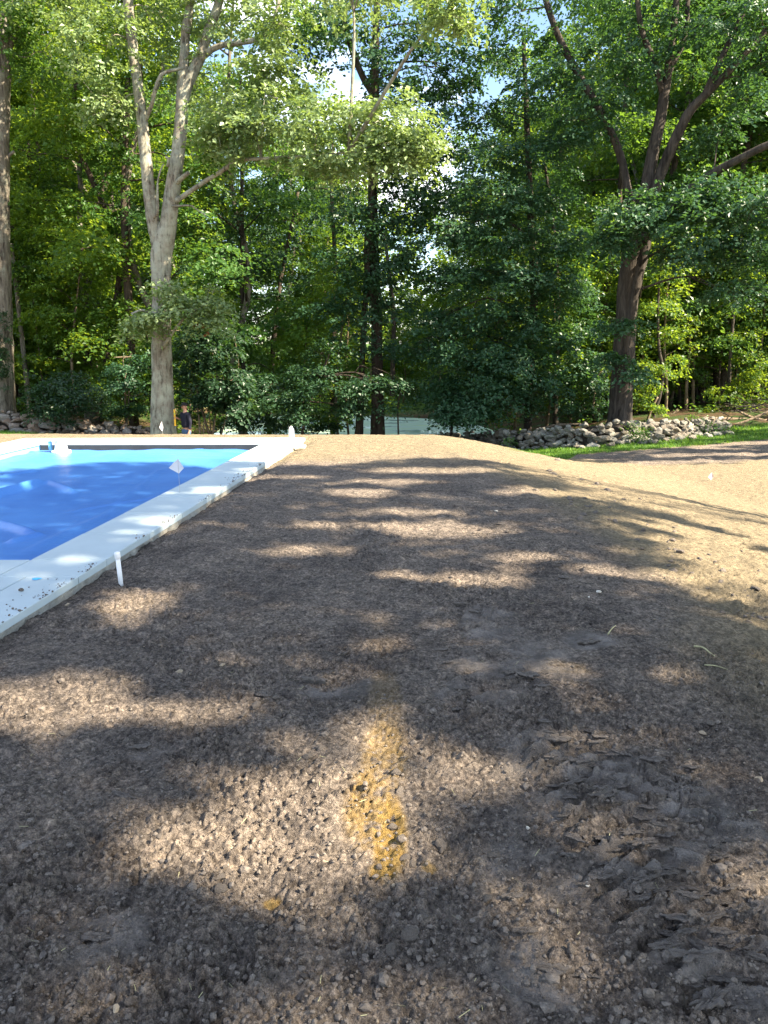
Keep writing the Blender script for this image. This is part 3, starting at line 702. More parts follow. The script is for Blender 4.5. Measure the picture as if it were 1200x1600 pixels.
fl = [(870, 1168, 45), (905, 1150, 28), (940, 1160, 30), (890, 1195, 26), (970, 1190, 30), (1020, 1203, 38), (905, 1210, 34), (860, 1212, 22), (968, 1238, 28), (1030, 1235, 24), (1060, 1240, 20), (900, 1235, 26), (890, 1252, 24),
      (930, 1262, 24), (990, 1270, 40), (1040, 1262, 28), (1025, 1283, 22), (935, 1285, 20), (1110, 1282, 30), (950, 1305, 30), (985, 1322, 28), (940, 1318, 24), (1000, 1338, 36), (960, 1342, 22), (1075, 1325, 46), (1040, 1318, 26), (930, 1334, 22),
      (955, 1345, 16), (1060, 1392, 44), (1010, 1390, 30), (1095, 1415, 34), (1150, 1425, 55), (1190, 1450, 40), (1070, 1448, 50), (1040, 1462, 44), (1090, 1485, 52), (1075, 1520, 50), (1130, 1540, 40), (1110, 1575, 60), (1160, 1582, 40), (1180, 1500, 36),
      (825, 1066, 34), (800, 1062, 24), (845, 1080, 20), (815, 1075, 18), (540, 1022, 20), (720, 950, 26), (740, 965, 20), (410, 1092, 24), (690, 1020, 20), (660, 1000, 16), (700, 1040, 18), (730, 1000, 18), (760, 945, 16), (720, 1085, 22), (715, 1115, 18),
      (920, 1005, 34), (870, 890, 14), (880, 905, 14), (780, 820, 14), (800, 850, 14), (490, 1068, 40), (150, 1470, 40), (220, 1175, 30), (190, 1245, 34), (860, 1540, 42), (840, 1575, 40), (820, 1470, 34), (800, 1420, 30), (1120, 1350, 30), (1000, 1420, 34), (560, 1375, 18)]
for k in range(110):
    t = rng.random(); fl.append((rng.normal(890 + 270 * t, 55 + 40 * t), 1140 + 440 * t, rng.uniform(9, 22) * (1 + t)))
for (u, v, w) in fl:
    p = on_ground(u, v); sc_r = 0.5 * w * np.linalg.norm(p - CAM) / FPX * .98
    link('soil_crust', flakes[rng.integers(10)], ground, (p[0], p[1], surf(p[0], p[1]) + sc_r * 0.16), (rng.uniform(-.06, .14), rng.uniform(-.1, .1), rng.normal() * .3), (sc_r, sc_r * rng.uniform(.75, 1.2), sc_r * rng.uniform(.5, .8)))
# loose crumbs nobody could count
def scatter_lumps(name, n, mat_, rfun, seed, region):
    r = np.random.default_rng(seed); bm = bmesh.new(); bmesh.ops.create_icosphere(bm, subdivisions=1, radius=1.0)
    bv_ = np.array([v.co[:] for v in bm.verts]); bf = np.array([[v.index for v in f.verts] for f in bm.faces]); bm.free()
    u, v = region(r, n); P = np.array([on_ground_fast(a, b) for a, b in zip(u, v)])
    ok = edge_dist(OUTS, P[:, 0], P[:, 1]) < -0.03; P = P[ok]; n = len(P)
    dist = np.linalg.norm(P - CAM, axis=1); rad = rfun(r, n, dist)
    V_ = bv_[None] * (1 + r.uniform(-.28, .28, (n, len(bv_), 1))) * rad[:, None, None] * r.uniform(.65, 1.25, (n, 1, 3))
    V_[:, :, 2] *= .8
    sz = np.array([surf(a, b) for a, b in P[:, :2]])
    V_ = V_ + np.stack([P[:, 0], P[:, 1], sz + rad * .2], -1)[:, None, :]
    F_ = bf[None] + (np.arange(n) * len(bv_))[:, None, None]
    o = link(name, mesh_np(name, V_.reshape(-1, 3), F_.reshape(-1, 3), mat_, False), ground); o['kind'] = 'stuff'; return o
def on_ground_fast(u, v):
    d_ = ray(u, v); t = (SOIL - CAMZ) / d_[2]; P = CAM + d_ * t
    if P[0] > 1.4 or P[1] > 12: return on_ground(u, v)
    return P
scatter_lumps('loose_crumbs', 7000, M['clod'], lambda r, n, d_: np.clip(r.lognormal(-5.4, .5, n), .002, .02), 21, lambda r, n: (r.uniform(-40, 1240, n), 780 + 850 * r.random(n) ** .8))
scatter_lumps('fine_gravel', 60, M['pebble_brown'], lambda r, n, d_: np.clip(r.lognormal(-5.5, .4, n), .002, .008), 22, lambda r, n: (r.uniform(0, 1200, n), 760 + 840 * r.random(n)))
pebm = [rock_mesh('pebble', 140 + k, M['pebble'], 0.3, 2, .7) for k in range(3)]
pebb = [rock_mesh('pebble', 150 + k, M['pebble_brown'], 0.3, 2, .7) for k in range(3)]
for (u, v, r, w, lab) in [(823, 1299, 7, 1, 'tiny bluish white pebble on dark soil right of the yellow sand streak'), (672, 1127, 7, 0, 'grey brown pebble on dark soil above the yellow sand streak'), (935, 930, 6, 1, 'white pebble on the brow of the dark soil at right'),
        (1184, 1229, 9, 0, 'tan pebble near the right edge beside the tyre track'), (1098, 1151, 7, 0, 'pale rounded pebble above the flaky tyre track'), (916, 1399, 6, 1, 'white pebble beside the broad flaky tyre track'),
        (280, 1051, 8, 0, 'flat tan stone chip on dark soil left of centre'), (182, 1587, 8, 0, 'orange tan pebble at the bottom left of the soil'), (347, 1046, 6, 0, 'brown pebble on dark soil right of the flat stone chip'),
        (920, 934, 3, 1, 'tiny white chip beside the white pebble on the brow'), (105, 945, 5, 0, 'cream pebble in the soil beside the coping edge'), (775, 800, 4, 1, 'white chip on dark soil far beyond the tracks')]:
    p = on_ground(u, v); rad = r * np.linalg.norm(p - CAM) / FPX * .8
    o = link('pebble', (pebm if w else pebb)[rng.integers(3)], None, (p[0], p[1], surf(p[0], p[1]) + rad * .3), (0, 0, rng.uniform(0, 6)), (rad * 1.1, rad * .8, rad * .8)); tag(o, lab, 'pebble')
b = at_z(33, 924, 0.0)
o = link('soil_lump', clods[1], None, (b[0], b[1], 0.012), (0, 0, 1), (.018, .016, .014)); tag(o, 'dark soil lump lying on the near coping slab', 'soil lump')
for (u, v, r) in [(45, 918, .006), (20, 938, .005), (60, 930, .004), (75, 905, .006), (88, 906, .005), (10, 945, .006)]:
    b = at_z(u, v, 0.0); o = link('soil_crumb', clods[2], None, (b[0], b[1], 0.003), (0, 0, u), (r, r, r * .7)); tag(o, 'tiny dark soil crumb on the near coping slab', 'soil crumb', 'soil crumbs on the coping')
# soil spilled along the outer edge of the coping
r = np.random.default_rng(23); bm = bmesh.new(); bmesh.ops.create_icosphere(bm, subdivisions=1, radius=1.0); bv_ = np.array([v.co[:] for v in bm.verts]); bf = np.array([[v.index for v in f.verts] for f in bm.faces]); bm.free()
n = 900; tq = r.random(n) ** 1.0; nrm = (OUTS[2] - OUTS[1]); nrm = np.array([nrm[1], -nrm[0]]) / np.linalg.norm(nrm); clump = fbm(tq * 40, tq * 0, 207, 3) > .5
off = r.exponential(.035, n); P = OUTS[1] + (OUTS[2] - OUTS[1]) * tq[:, None] - nrm * (off + .002)[:, None]; P = P[clump]; n = len(P); rad = np.clip(r.lognormal(-5.7, .5, n), .0015, .009)
V_ = bv_[None] * (1 + r.uniform(-.25, .25, (n, len(bv_), 1))) * rad[:, None, None] + np.stack([P[:, 0], P[:, 1], .0 + rad * .5], -1)[:, None, :] - PO
o = link('spilled_soil', mesh_np('spilled_soil', V_.reshape(-1, 3), (bf[None] + (np.arange(n) * len(bv_))[:, None, None]).reshape(-1, 3), M['clod']), pool); o['kind'] = 'stuff'
# twigs
M['twig'] = simple('twig_wood', (0.34, 0.32, 0.18), 0.8, 40, 0.3)
def twig(pts, r, lab):
    P = [on_ground(u, v) for u, v in pts]; P = np.array([(p[0], p[1], surf(p[0], p[1]) + 0.012) for p in P]); P = spline(P, 4)
    mb_ = MB(); mb_.tube(P, np.linspace(r, r * .4, len(P)), 6); o = mb_.build('twig', M['twig'], None, True); tag(o, lab, 'twig')
twig([(1084, 1014), (1098, 1020), (1110, 1028), (1116, 1036)], .006, 'pale twig lying on dark soil near the right edge')
twig([(1100, 1047), (1118, 1051), (1136, 1057)], .004, 'thin pale straw just below the pale twig')
twig([(950, 996), (955, 988), (962, 982)], .005, 'short yellow green stem on dark soil by a smooth crust patch')
# straw fibres
r = np.random.default_rng(31); mbf = []
nf = 90; u = r.uniform(0, 1200, nf); v = 800 + 800 * r.random(nf) ** .8
P = np.array([on_ground_fast(a, b) for a, b in zip(u, v)]); P = P[edge_dist(OUTS, P[:, 0], P[:, 1]) < -.05]; nf = len(P)
sz = np.array([surf(a, b) for a, b in P[:, :2]]); a = r.uniform(0, math.pi, nf); L = r.uniform(.006, .018, nf)
d1 = np.stack([np.cos(a), np.sin(a), r.normal(0, .25, nf)], -1) * L[:, None]; w_ = np.stack([-np.sin(a), np.cos(a), 0 * a], -1) * .0008
c_ = np.stack([P[:, 0], P[:, 1], sz + .01], -1)
V_ = np.stack([c_ - d1 - w_, c_ + d1 - w_, c_ + d1 + w_ + [0, 0, .001], c_ - d1 + w_ + [0, 0, .001]], 1).reshape(-1, 3)
o = link('straw_fibres', mesh_np('straw_fibres', V_, np.arange(nf * 4).reshape(-1, 4), M['twig']), ground); o['kind'] = 'stuff'

# ------------------------------------------------------------------ grass strips
def grass_patch(name, n, xr, yr, maskf, hgt, seed):
    r = np.random.default_rng(seed); x = r.uniform(*xr, n); y = r.uniform(*yr, n); k = maskf(x, y); x, y = x[k], y[k]; n = len(x)
    z0 = hbase(x, y) - 0.01; a = r.uniform(0, 2 * math.pi, n); h = hgt * r.uniform(.5, 1.3, n) * (0.6 + 0.8 * fbm(x * 1.5, y * 1.5, 71, 3)); w = 0.012 * r.uniform(.7, 1.5, n)
    lean = r.normal(0, .5, (n, 2)) * h[:, None]
    b0 = np.stack([x - np.cos(a) * w, y - np.sin(a) * w, z0], -1); b1 = np.stack([x + np.cos(a) * w, y + np.sin(a) * w, z0], -1); t = np.stack([x + lean[:, 0], y + lean[:, 1], z0 + h], -1)
    V_ = np.stack([b0, b1, t], 1).reshape(-1, 3); tint = np.repeat(np.clip(.5 + .35 * r.normal(size=n) + (fbm(x, y, 72, 3) - .5), 0, 1), 3)
    o = link(name, mesh_np(name, V_, np.arange(n * 3).reshape(-1, 3), M['grass'], False, {'tint': tint})); o['kind'] = 'stuff'; o['label'] = 'short green grass growing in front of the stone wall'; o['category'] = 'grass'; return o
gY = lambda x: np.interp(x, [-40, -14, -7, -3, 2.2, 3.2, 4.6, 6.2, 8.5, 10.8, 14, 40], [26, 27, 26, 25, 33, 29, 25, 22.8, 23.0, 24.2, 25.5, 30])
g1 = grass_patch('grass', 46000, (2.6, 15.5), (20, 27), lambda x, y: (y > E_GR(x) + .25 * (fbm(x * 3, y * 3, 54, 3) - .5)) & (y < gY(x) + .2), .075, 41)
g2 = grass_patch('grass', 16000, (-17, -8.4), (22.5, 27.5), lambda x, y: (y < gY(x) + .2), .12, 42); g2['label'] = 'shaded grass growing in front of the brown stone wall behind the pool'

# ------------------------------------------------------------------ dry stone walls
def stone_wall(label, path, hts, size, n_rows, mats, seed, limit):
    r = np.random.default_rng(seed); P = np.array(path, float); w = empty('stone_wall', (P[0][0], P[0][1], gz(P[0][0], P[0][1]))); tag(w, label, 'stone wall')
    W0 = np.array(w.location); ms = [rock_mesh('stone', seed * 10 + k, mats, .45, 2, .75) for k in range(9)]
    seg = np.linalg.norm(np.diff(P, axis=0), axis=1); cum = np.concatenate([[0], np.cumsum(seg)]); Lt = cum[-1]; cnt = 0; items = []
    for row in range(n_rows):
        s_ = r.uniform(0, .2)
        while s_ < Lt:
            f = s_ / Lt; sz = np.interp(f, np.linspace(0, 1, len(size)), size); H = np.interp(f, np.linspace(0, 1, len(hts)), hts)
            k = min(r.lognormal(0, .42), 2.1); wd = sz * k; zc = (row + .45) / n_rows * H
            x = np.interp(s_, cum, P[:, 0]); y = np.interp(s_, cum, P[:, 1]); i = min(int(np.searchsorted(cum, s_, 'right')) - 1, len(seg) - 1)
            t = (P[i + 1] - P[i]) / seg[i]; nrm = np.array([t[1], -t[0]])
            batter = .32 * (1 - row / n_rows) + r.normal() * .07
            x, y = x + nrm[0] * batter, y + nrm[1] * batter
            items.append((x, y, gz(x, y) + zc + r.normal() * .04, wd, math.atan2(t[1], t[0]), row))
            s_ += wd * r.uniform(.78, 1.0)
        if row == 0:       # tumbled stones at the foot
            for _ in range(int(Lt * 3.0)):
                q = r.uniform(0, Lt); x = np.interp(q, cum, P[:, 0]) ; y = np.interp(q, cum, P[:, 1]) - r.uniform(.45, .9); items.append((x, y, gz(x, y) + .05, np.interp(q / Lt, np.linspace(0, 1, len(size)), size) * r.uniform(.6, 1.3), 0, 0))
    items = [it for it in items if abs(it[0] / it[1]) < .62]
    items.sort(key=lambda it: -it[3] / it[1]); rest = items[limit:]; items = items[:limit]
    for (x, y, zc, wd, ang, row) in items:
        hx = wd * .5; link('stone', ms[r.integers(9)], w, tuple(np.array([x, y, zc]) - W0), (r.normal() * .3, r.normal() * .3, ang + r.normal() * .5), (hx * r.uniform(.9, 1.25), hx * r.uniform(.7, 1.0), hx * r.uniform(.62, .95)))
    if rest:
        mb_ = MB()
        for (x, y, zc, wd, ang, row) in rest:
            me_ = ms[r.integers(9)]; co = np.empty(len(me_.vertices) * 3); me_.vertices.foreach_get('co', co); co = co.reshape(-1, 3) * wd * .5 * r.uniform(.7, 1.2, 3); a_ = r.uniform(0, 6.3)
            co = np.stack([co[:, 0] * math.cos(a_) - co[:, 1] * math.sin(a_), co[:, 0] * math.sin(a_) + co[:, 1] * math.cos(a_), co[:, 2]], -1)
            mb_.add(co + np.array([x, y, zc]) - W0, [tuple(p_.vertices) for p_ in me_.polygons])
        o = mb_.build('small_stones', mats, w); o['kind'] = 'stuff'
    # packed dark rubble behind the face stones
    mb_ = MB(); n = 60; prof = [(-.12, -.2), (-.05, .55), (.25, .8), (.7, .72), (.8, -.3)]
    for k in range(n + 1):
        q = Lt * k / n; x = np.interp(q, cum, P[:, 0]); y = np.interp(q, cum, P[:, 1]); i = min(int(np.searchsorted(cum, q, 'right')) - 1, len(seg) - 1); t = (P[i + 1] - P[i]) / seg[i]; nrm = np.array([-t[1], t[0]])
        H = np.interp(k / n, np.linspace(0, 1, len(hts)), hts); zz_ = gz(x, y)
        mb_.v.append(np.array([(x + nrm[0] * a_, y + nrm[1] * a_, zz_ + b_ * H + r.normal() * .03) for a_, b_ in prof]) - W0)
    m_ = len(prof); mb_.f = [(k * m_ + j, k * m_ + m_ + j, k * m_ + m_ + j + 1, k * m_ + j + 1) for k in range(n) for j in range(m_ - 1)]
    mb_.build('rubble', M['rubble'], w); return w
M['rubble'] = simple('rubble_earth', (0.05, 0.042, 0.034), .95, 8, .4, .1, (14, 1, .08))
stone_wall('long tumbled wall of pale grey fieldstones behind the grass strip, right of the pond', [(2.2, 33.5), (3.3, 29), (4.7, 25.3), (6.3, 23.0), (8.5, 23.2), (11.2, 24.4)], [.75, .72, .68, .66, .62, .4], [.2, .19, .2, .23, .25, .26], 6, M['stone_grey'], 51, 300)
stone_wall('low shaded wall of brown and grey fieldstones behind the pool, left of the forked oak', [(-17.5, 27.3), (-14, 27.2), (-10.5, 26.8), (-7.6, 26.4), (-5.2, 26.2)], [.85, .8, .7, .75, .5], [.42, .36, .28, .27, .26], 5, M['stone_brown'], 52, 220)

# ------------------------------------------------------------------ pond
M['pond'] = None
m, n, p, o = mat('pond_water')
t = noise_node(n, 0.35, 5, 0.6, stretch=(0.5, 1.4, 1)); k = ramp(n, t.outputs['Fac'], [(0.40, (0.4, 0.55, 0.5)), (0.5, (0.5, 0.66, 0.55)), (0.68, (0.55, 0.68, 0.42))])
n.links.new(k.outputs[0], p.inputs['Base Color']); rr = ramp(n, t.outputs['Fac'], [(0.4, (0.08,) * 3), (0.55, (0.6,) * 3)]); n.links.new(rr.outputs[0], p.inputs['Roughness'])
a = np.linspace(0, 2 * math.pi, 40, endpoint=False); mb = MB(); mb.add([(-1 + 15 * math.cos(t_), 46 + 13 * math.sin(t_), -3.28) for t_ in a], [tuple(range(40))])
pond = mb.build('pond', m); pond['kind'] = 'structure'

# ------------------------------------------------------------------ trees
def leaf_cloud(blobs, size, seed, nper=36, rc=(.28, .6), flat=.16, tilt=.45, keep=None, dens=1.0):
    size *= .84; nper = int(nper * 1.42); r = np.random.default_rng(seed); C, Nn, R = [], [], []
    for (c, rad, nc) in blobs:
        nc = max(2, int(nc * dens))
        c = np.asarray(c, float); rad = np.asarray(rad, float)
        dv = r.normal(size=(nc, 3)); dv /= np.linalg.norm(dv, axis=1)[:, None]; q = r.random(nc) ** .42; q = np.where(r.random(nc) < .24, q * r.uniform(1, 1.6, nc), q); dv_z = np.round(dv[:, 2] * 2.2 + r.normal(0, .12, nc)) / 2.2; dv = np.stack([dv[:, 0], dv[:, 1], .55 * dv_z + .45 * dv[:, 2]], -1)
        C.append(c + dv * q[:, None] * rad); Nn.append(np.array([0, 0, 1.0]) + dv * [.55, .55, .25] + r.normal(0, .22, (nc, 3))); R.append(r.uniform(*rc, nc))
    C = np.vstack(C); Nn = np.vstack(Nn); R = np.concatenate(R); Nn /= np.linalg.norm(Nn, axis=1)[:, None]; nc = len(C)
    ct = np.clip(.5 + .2 * r.normal(size=nc), 0, 1)
    a_ = np.cross(Nn, [0.31, .95, .05]); a_ /= np.linalg.norm(a_, axis=1)[:, None]; b_ = np.cross(Nn, a_)
    ang = r.uniform(0, 2 * math.pi, (nc, nper)); rr_ = np.sqrt(r.random((nc, nper))) * R[:, None] * (1 + .35 * np.sin(3 * ang + r.uniform(0, 6, (nc, 1))))
    P = C[:, None] + a_[:, None] * (np.cos(ang) * rr_)[..., None] + b_[:, None] * (np.sin(ang) * rr_)[..., None] + Nn[:, None] * (r.normal(0, flat, (nc, nper)) * R[:, None])[..., None]
    P[..., 2] -= .25 * (rr_ ** 2) / np.maximum(R[:, None], .1)
    Nl = Nn[:, None] + r.normal(0, tilt, (nc, nper, 3)); rad_dir = P - C[:, None] + r.normal(0, .15, (nc, nper, 3))
    P = P.reshape(-1, 3); Nl = Nl.reshape(-1, 3); rad_dir = rad_dir.reshape(-1, 3); T = np.clip(np.repeat(ct, nper) + .16 * r.normal(size=len(P)), 0, 1)
    if keep is not None: k_ = keep(P); P, Nl, rad_dir, T = P[k_], Nl[k_], rad_dir[k_], T[k_]
    return leaves_at(P, Nl, rad_dir, T, size, r)
def leaves_at(P, Nl, rad_dir, T, size, r):
    n = len(P); Nl = Nl / np.linalg.norm(Nl, axis=1)[:, None]
    d_ = rad_dir - Nl * (rad_dir * Nl).sum(1)[:, None]; d_ /= np.linalg.norm(d_, axis=1)[:, None] + 1e-9; s_ = np.cross(Nl, d_)
    L = size * r.uniform(.6, 1.25, n)[:, None]; w_ = L * r.uniform(.28, .42, n)[:, None]
    base = P - d_ * L * .5; tip = P + d_ * L * .5 - Nl * L * .08; m1 = P - d_ * L * .06 + s_ * w_ + Nl * L * .1; m2 = P - d_ * L * .06 - s_ * w_ + Nl * L * .1
    return np.stack([base, m2, tip, m1], 1).reshape(-1, 3), np.arange(n * 4).reshape(-1, 4), np.repeat(T, 4)
NLEAF = [0]
def crown_obj(name, cloud, mat_, parent):
    V_, F_, T = cloud; NLEAF[0] += len(F_); return link(name, mesh_np(name, V_, F_, mat_, False, {'tint': T}), parent)
def px_tube(rows, Y0, dz=0.0):
    """rows (u, v, width px[, depth offset]) traced on the photo -> points, radii"""
    P, R = [], []
    for q in rows:
        y = Y0 + (q[3] if len(q) > 3 else 0); p_ = at_y(q[0], q[1], y); P.append(p_); R.append(q[2] * .5 * np.dot(p_ - CAM, FW) / FPX)
    A = spline(np.column_stack([P, R]), 4); return A[:, :3], np.maximum(A[:, 3], .008)
def twigs_for(blobs, trunk_pts, r0, seed, n_tw=3):
    """boughs from the nearest trunk point out to each leaf mass, each with a few side twigs"""
    r = np.random.default_rng(seed); mb = MB(); TP = np.asarray(trunk_pts)
    for (c, rad, nc) in blobs:
        c = np.asarray(c, float); rad = np.asarray(rad, float); cand = TP[TP[:, 2] < c[2] + .3]; cand = cand if len(cand) else TP[:1]
        d_ = np.linalg.norm((cand - c) * [1, 1, .6], axis=1); a_ = cand[np.argmin(d_)]; L = np.linalg.norm(c - a_)
        if L < .15 or L > 5.2: continue
        mid = a_ * .45 + c * .55 + [0, 0, .1 * L] + r.normal(0, .06 * L, 3)
        S_ = spline([a_, mid, c + r.normal(0, .2, 3) * rad], 4); rr_ = min(r0, .012 + .011 * L); mb.tube(S_, np.linspace(rr_, .01, len(S_)), 6)
        for _ in range(n_tw):
            dv = r.normal(size=3); dv /= np.linalg.norm(dv); e = c + dv * rad * .8; st = S_[r.integers(len(S_) // 2, len(S_))]
            mb.tube(spline([st, (st + e) / 2 + r.normal(0, .08, 3) * L, e], 3), np.linspace(rr_ * .4, .006, 7), 4)
    return mb
DENS = 1.9
def build_tree(name, label, base, limbs, blobs, bark, leaf, size, seed, group=None, nper=36, rc=(.28, .6), extra_trunk=None, sides=14, tilt=.45):
    """limbs: list of (points, radii); the first is the trunk"""
    base = np.asarray(base, float); t = empty(name, tuple(base)); tag(t, label, 'tree', group); r = np.random.default_rng(seed)
    allp = []
    for k, (P, R) in enumerate(limbs):
        mb = MB(); mb.tube(np.asarray(P) - base, R, sides if k == 0 else max(6, sides - 4), True, .06, r); mb.build('trunk' if k == 0 else 'branch', bark, t, True); allp.append(P)
    allp = np.vstack(allp)
    if blobs:
        bl = [(np.asarray(c) - base, rd, nc) for c, rd, nc in blobs]
        tw = twigs_for(bl, allp - base, .09, seed + 1)
        if tw.n: tw.build('boughs', bark, t, True)['kind'] = 'stuff'
        crown_obj('crown', leaf_cloud(bl, size, seed, nper, rc, tilt=tilt, dens=DENS), leaf, t)
    return t
def pb(u, v, y, ru, rv, ry, nc):
    """leaf mass seen at pixel (u, v), at distance y, of pixel half-sizes ru, rv and half depth ry (m)"""
    p_ = at_y(u, v, y); s_ = np.dot(p_ - CAM, FW) / FPX; return (p_, (ru * s_, ry, rv * s_), nc)

# --- big forked oak left of centre
YO = 24.6
oak_limbs = [px_tube(q, YO) for q in [
    [(256, 696, 46), (255, 676, 40), (254, 640, 35), (253, 560, 31), (252, 500, 29), (252, 440, 29), (252, 400, 32), (258, 372, 30), (264, 340, 25), (270, 290, 23), (278, 240, 21), (283, 190, 20), (285, 130, 17), (288, 90, 15), (290, 50, 14), (298, 0, 13), (304, -60, 11)],
    [(250, 412, 20), (245, 375, 20), (239, 345, 20), (232, 290, 19), (227, 240, 18), (221, 180, 17), (212, 110, 16), (205, 50, 16), (200, 0, 15), (196, -80, 13)],
    [(284, 165, 17), (296, 125, 17), (312, 90, 16), (325, 50, 15), (340, 10, 13), (354, -50, 11)],
    [(312, 95, 8), (330, 78, 9, -.3), (350, 70, 8, -.5), (378, 66, 8, -.8), (404, 60, 7, -1.2), (424, 40, 6, -1.4), (438, -4, 5, -1.5)],
    [(268, 318, 9), (284, 308, 8, -.2), (304, 294, 7, -.5), (345, 268, 6.5, -1), (375, 251, 6, -1.4), (420, 247, 5, -2), (475, 244, 4.5, -2.6), (545, 238, 3.5, -3)],
    [(271, 290, 8), (284, 278, 7, -.3), (294, 270, 6, -.5)],
    [(268, 322, 3, -.2), (296, 321, 2.6, -.5), (306, 326, 2.2, -.6), (322, 337, 1.6, -.8)],
    [(226, 190, 7), (238, 160, 6, -.3), (245, 130, 5, -.5), (256, 114, 5, -.5), (286, 106, 4, -.4)],
    [(240, 340, 4, -.3), (246, 330, 5, -.4), (246, 290, 3, -.4), (250, 268, 2.4, -.4), (256, 256, 2, -.4)],
    [(262, 260, 5, -.3), (263, 248, 4, -.4), (258, 245, 3, -.45)],
    [(253, 545, 5, -.4), (285, 500, 4, -.7), (320, 478, 3, -.9)], [(252, 500, 5, -.4), (225, 485, 4, -.8), (205, 490, 3, -.9)]]]
oak_blobs = [pb(*q) for q in [
    (400, 185, 22.6, 110, 48, 1.6, 24), (500, 200, 22, 100, 46, 1.6, 24), (590, 200, 21.5, 80, 48, 1.5, 26), (640, 225, 21.4, 45, 32, 1.0, 18), (600, 250, 21.5, 60, 18, .9, 14), (500, 255, 22, 70, 22, 1, 14), (350, 215, 23, 50, 40, 1.2, 18), (420, 130, 23, 80, 40, 1.5, 22),
    (290, 482, 23.6, 48, 18, .7, 9), (330, 476, 23.5, 26, 32, .6, 8), (216, 505, 23.6, 32, 22, .6, 7), (272, 452, 23.7, 34, 12, .6, 4), (318, 505, 23.5, 34, 14, .5, 5), (240, 498, 23.4, 36, 10, .5, 3),
    (160, 60, 24, 70, 50, 1.6, 18), (240, 40, 26, 60, 50, 1.6, 14), (350, 30, 25, 70, 45, 1.6, 18), (440, 40, 23, 55, 38, 1.4, 14), (170, 160, 24.5, 50, 40, 1.5, 12), (300, 120, 26, 40, 50, 1.4, 10), (240, -60, 25, 130, 60, 2.5, 30), (400, -70, 24, 120, 60, 2.5, 26), (80, -40, 25, 90, 70, 2, 20), (700, 22, 18.5, 55, 26, .9, 12), (560, -40, 21, 140, 40, 1.8, 18)]]
ob = at_y(256, 690, YO); ob[2] = gz(ob[0], ob[1]) - .1
oak_limbs[0] = (np.vstack([[ob], oak_limbs[0][0][1:]]), np.concatenate([[.5], oak_limbs[0][1][1:]]))
oak = build_tree('oak_tree', 'big pale grey oak forking into two stems, standing behind the pool beside the man', ob, oak_limbs, oak_blobs, M['bark_oak'], M['leaf_oak'], .17, 61, nper=40, sides=22)
dl = [(np.asarray(c) - ob, rd, nc) for c, rd, nc in [pb(318, 507, 23.3, 8, 5, .15, 3), pb(323, 520, 23.3, 3, 10, .1, 3), pb(309, 505, 23.3, 3, 6, .1, 2)]]
crown_obj('dead_leaves', leaf_cloud(dl, .12, 66, 9, (.06, .12)), M['dead_leaf'], oak)

# --- ivy-clad trunk at the left edge
YL = 27.8
lb = at_y(-4, 655, YL); lb[2] = gz(lb[0], lb[1]) - .1
limbs = [px_tube(q, YL) for q in [[(-2, 672, 58), (-3, 640, 52), (-2, 560, 42), (-2, 470, 38), (-3, 380, 33), (-2, 280, 30), (0, 180, 28), (4, 90, 26), (6, 40, 24), (10, -60, 20)], [(4, 100, 14), (16, 70, 9), (30, 50, 8), (44, 25, 7), (56, -10, 6)], [(0, 260, 8), (8, 248, 6), (22, 236, 4)]]]
lt = build_tree('ivy_clad_tree', 'thick grey trunk with ivy at the left edge, behind the brown stone wall', lb, limbs, [pb(*q) for q in [(30, 20, 27, 60, 40, 1.5, 16), (60, 90, 27, 60, 40, 1.5, 12), (-30, 60, 27, 60, 60, 2, 14), (20, -60, 27, 100, 60, 2.5, 18)]], M['bark_grey'], M['leaf_mid'], .17, 71, sides=18)
iv = [(np.asarray(c) - lb, rd, nc) for c, rd, nc in [pb(4, 570, YL - .62, 11, 40, .12, 22), pb(0, 530, YL - .55, 16, 20, .12, 10), pb(8, 500, YL - .5, 8, 20, .1, 6)]]
crown_obj('ivy', leaf_cloud(iv, .1, 72, 26, (.12, .25), .3), M['ivy'], lt)

# --- big brown tree at right
YR = 25.4
rb = at_y(968, 668, YR); rb[2] = gz(rb[0], rb[1]) - .1
rl = [px_tube(q, YR) for q in [
    [(967, 676, 50), (969, 650, 38), (972, 600, 34), (977, 520, 32), (983, 440, 33), (990, 395, 34), (1000, 360, 28), (1008, 310, 22), (1018, 250, 19), (1031, 190, 17), (1040, 135, 15), (1050, 70, 10), (1057, 0, 9), (1060, -60, 8)],
    [(975, 560, 12, -.25), (984, 500, 13, -.3), (996, 440, 15, -.3), (1006, 395, 17, -.25), (1014, 340, 18, -.2), (1026, 290, 17, -.3), (1045, 240, 17, -.5), (1075, 178, 15, -.8), (1100, 150, 13, -1), (1150, 100, 10, -1.4), (1195, 48, 8, -1.6)],
    [(988, 400, 12, .2), (990, 340, 12, .4), (982, 300, 12, .5), (968, 238, 12, .6), (940, 178, 11, .7), (902, 112, 11, .8), (872, 55, 10, .9), (852, -4, 9, 1), (840, -60, 8, 1)],
    [(1000, 385, 12, -.3), (1030, 345, 12, -.6), (1055, 318, 12, -.8), (1092, 284, 12, -1.2), (1142, 255, 12, -1.8), (1205, 224, 11, -2.4), (1260, 205, 9, -2.8)],
    [(1036, 150, 9), (1022, 95, 9, -.2), (1004, 52, 8, -.3), (996, 0, 7, -.4), (992, -50, 6, -.4)],
    [(1098, 152, 9, -1), (1118, 112, 10, -1.2), (1138, 68, 9, -1.3), (1166, 8, 8, -1.4), (1180, -40, 7, -1.4)],
    [(1038, 150, 8), (1048, 110, 7, .2), (1070, 60, 7, .3), (1075, 0, 7, .3)]]]
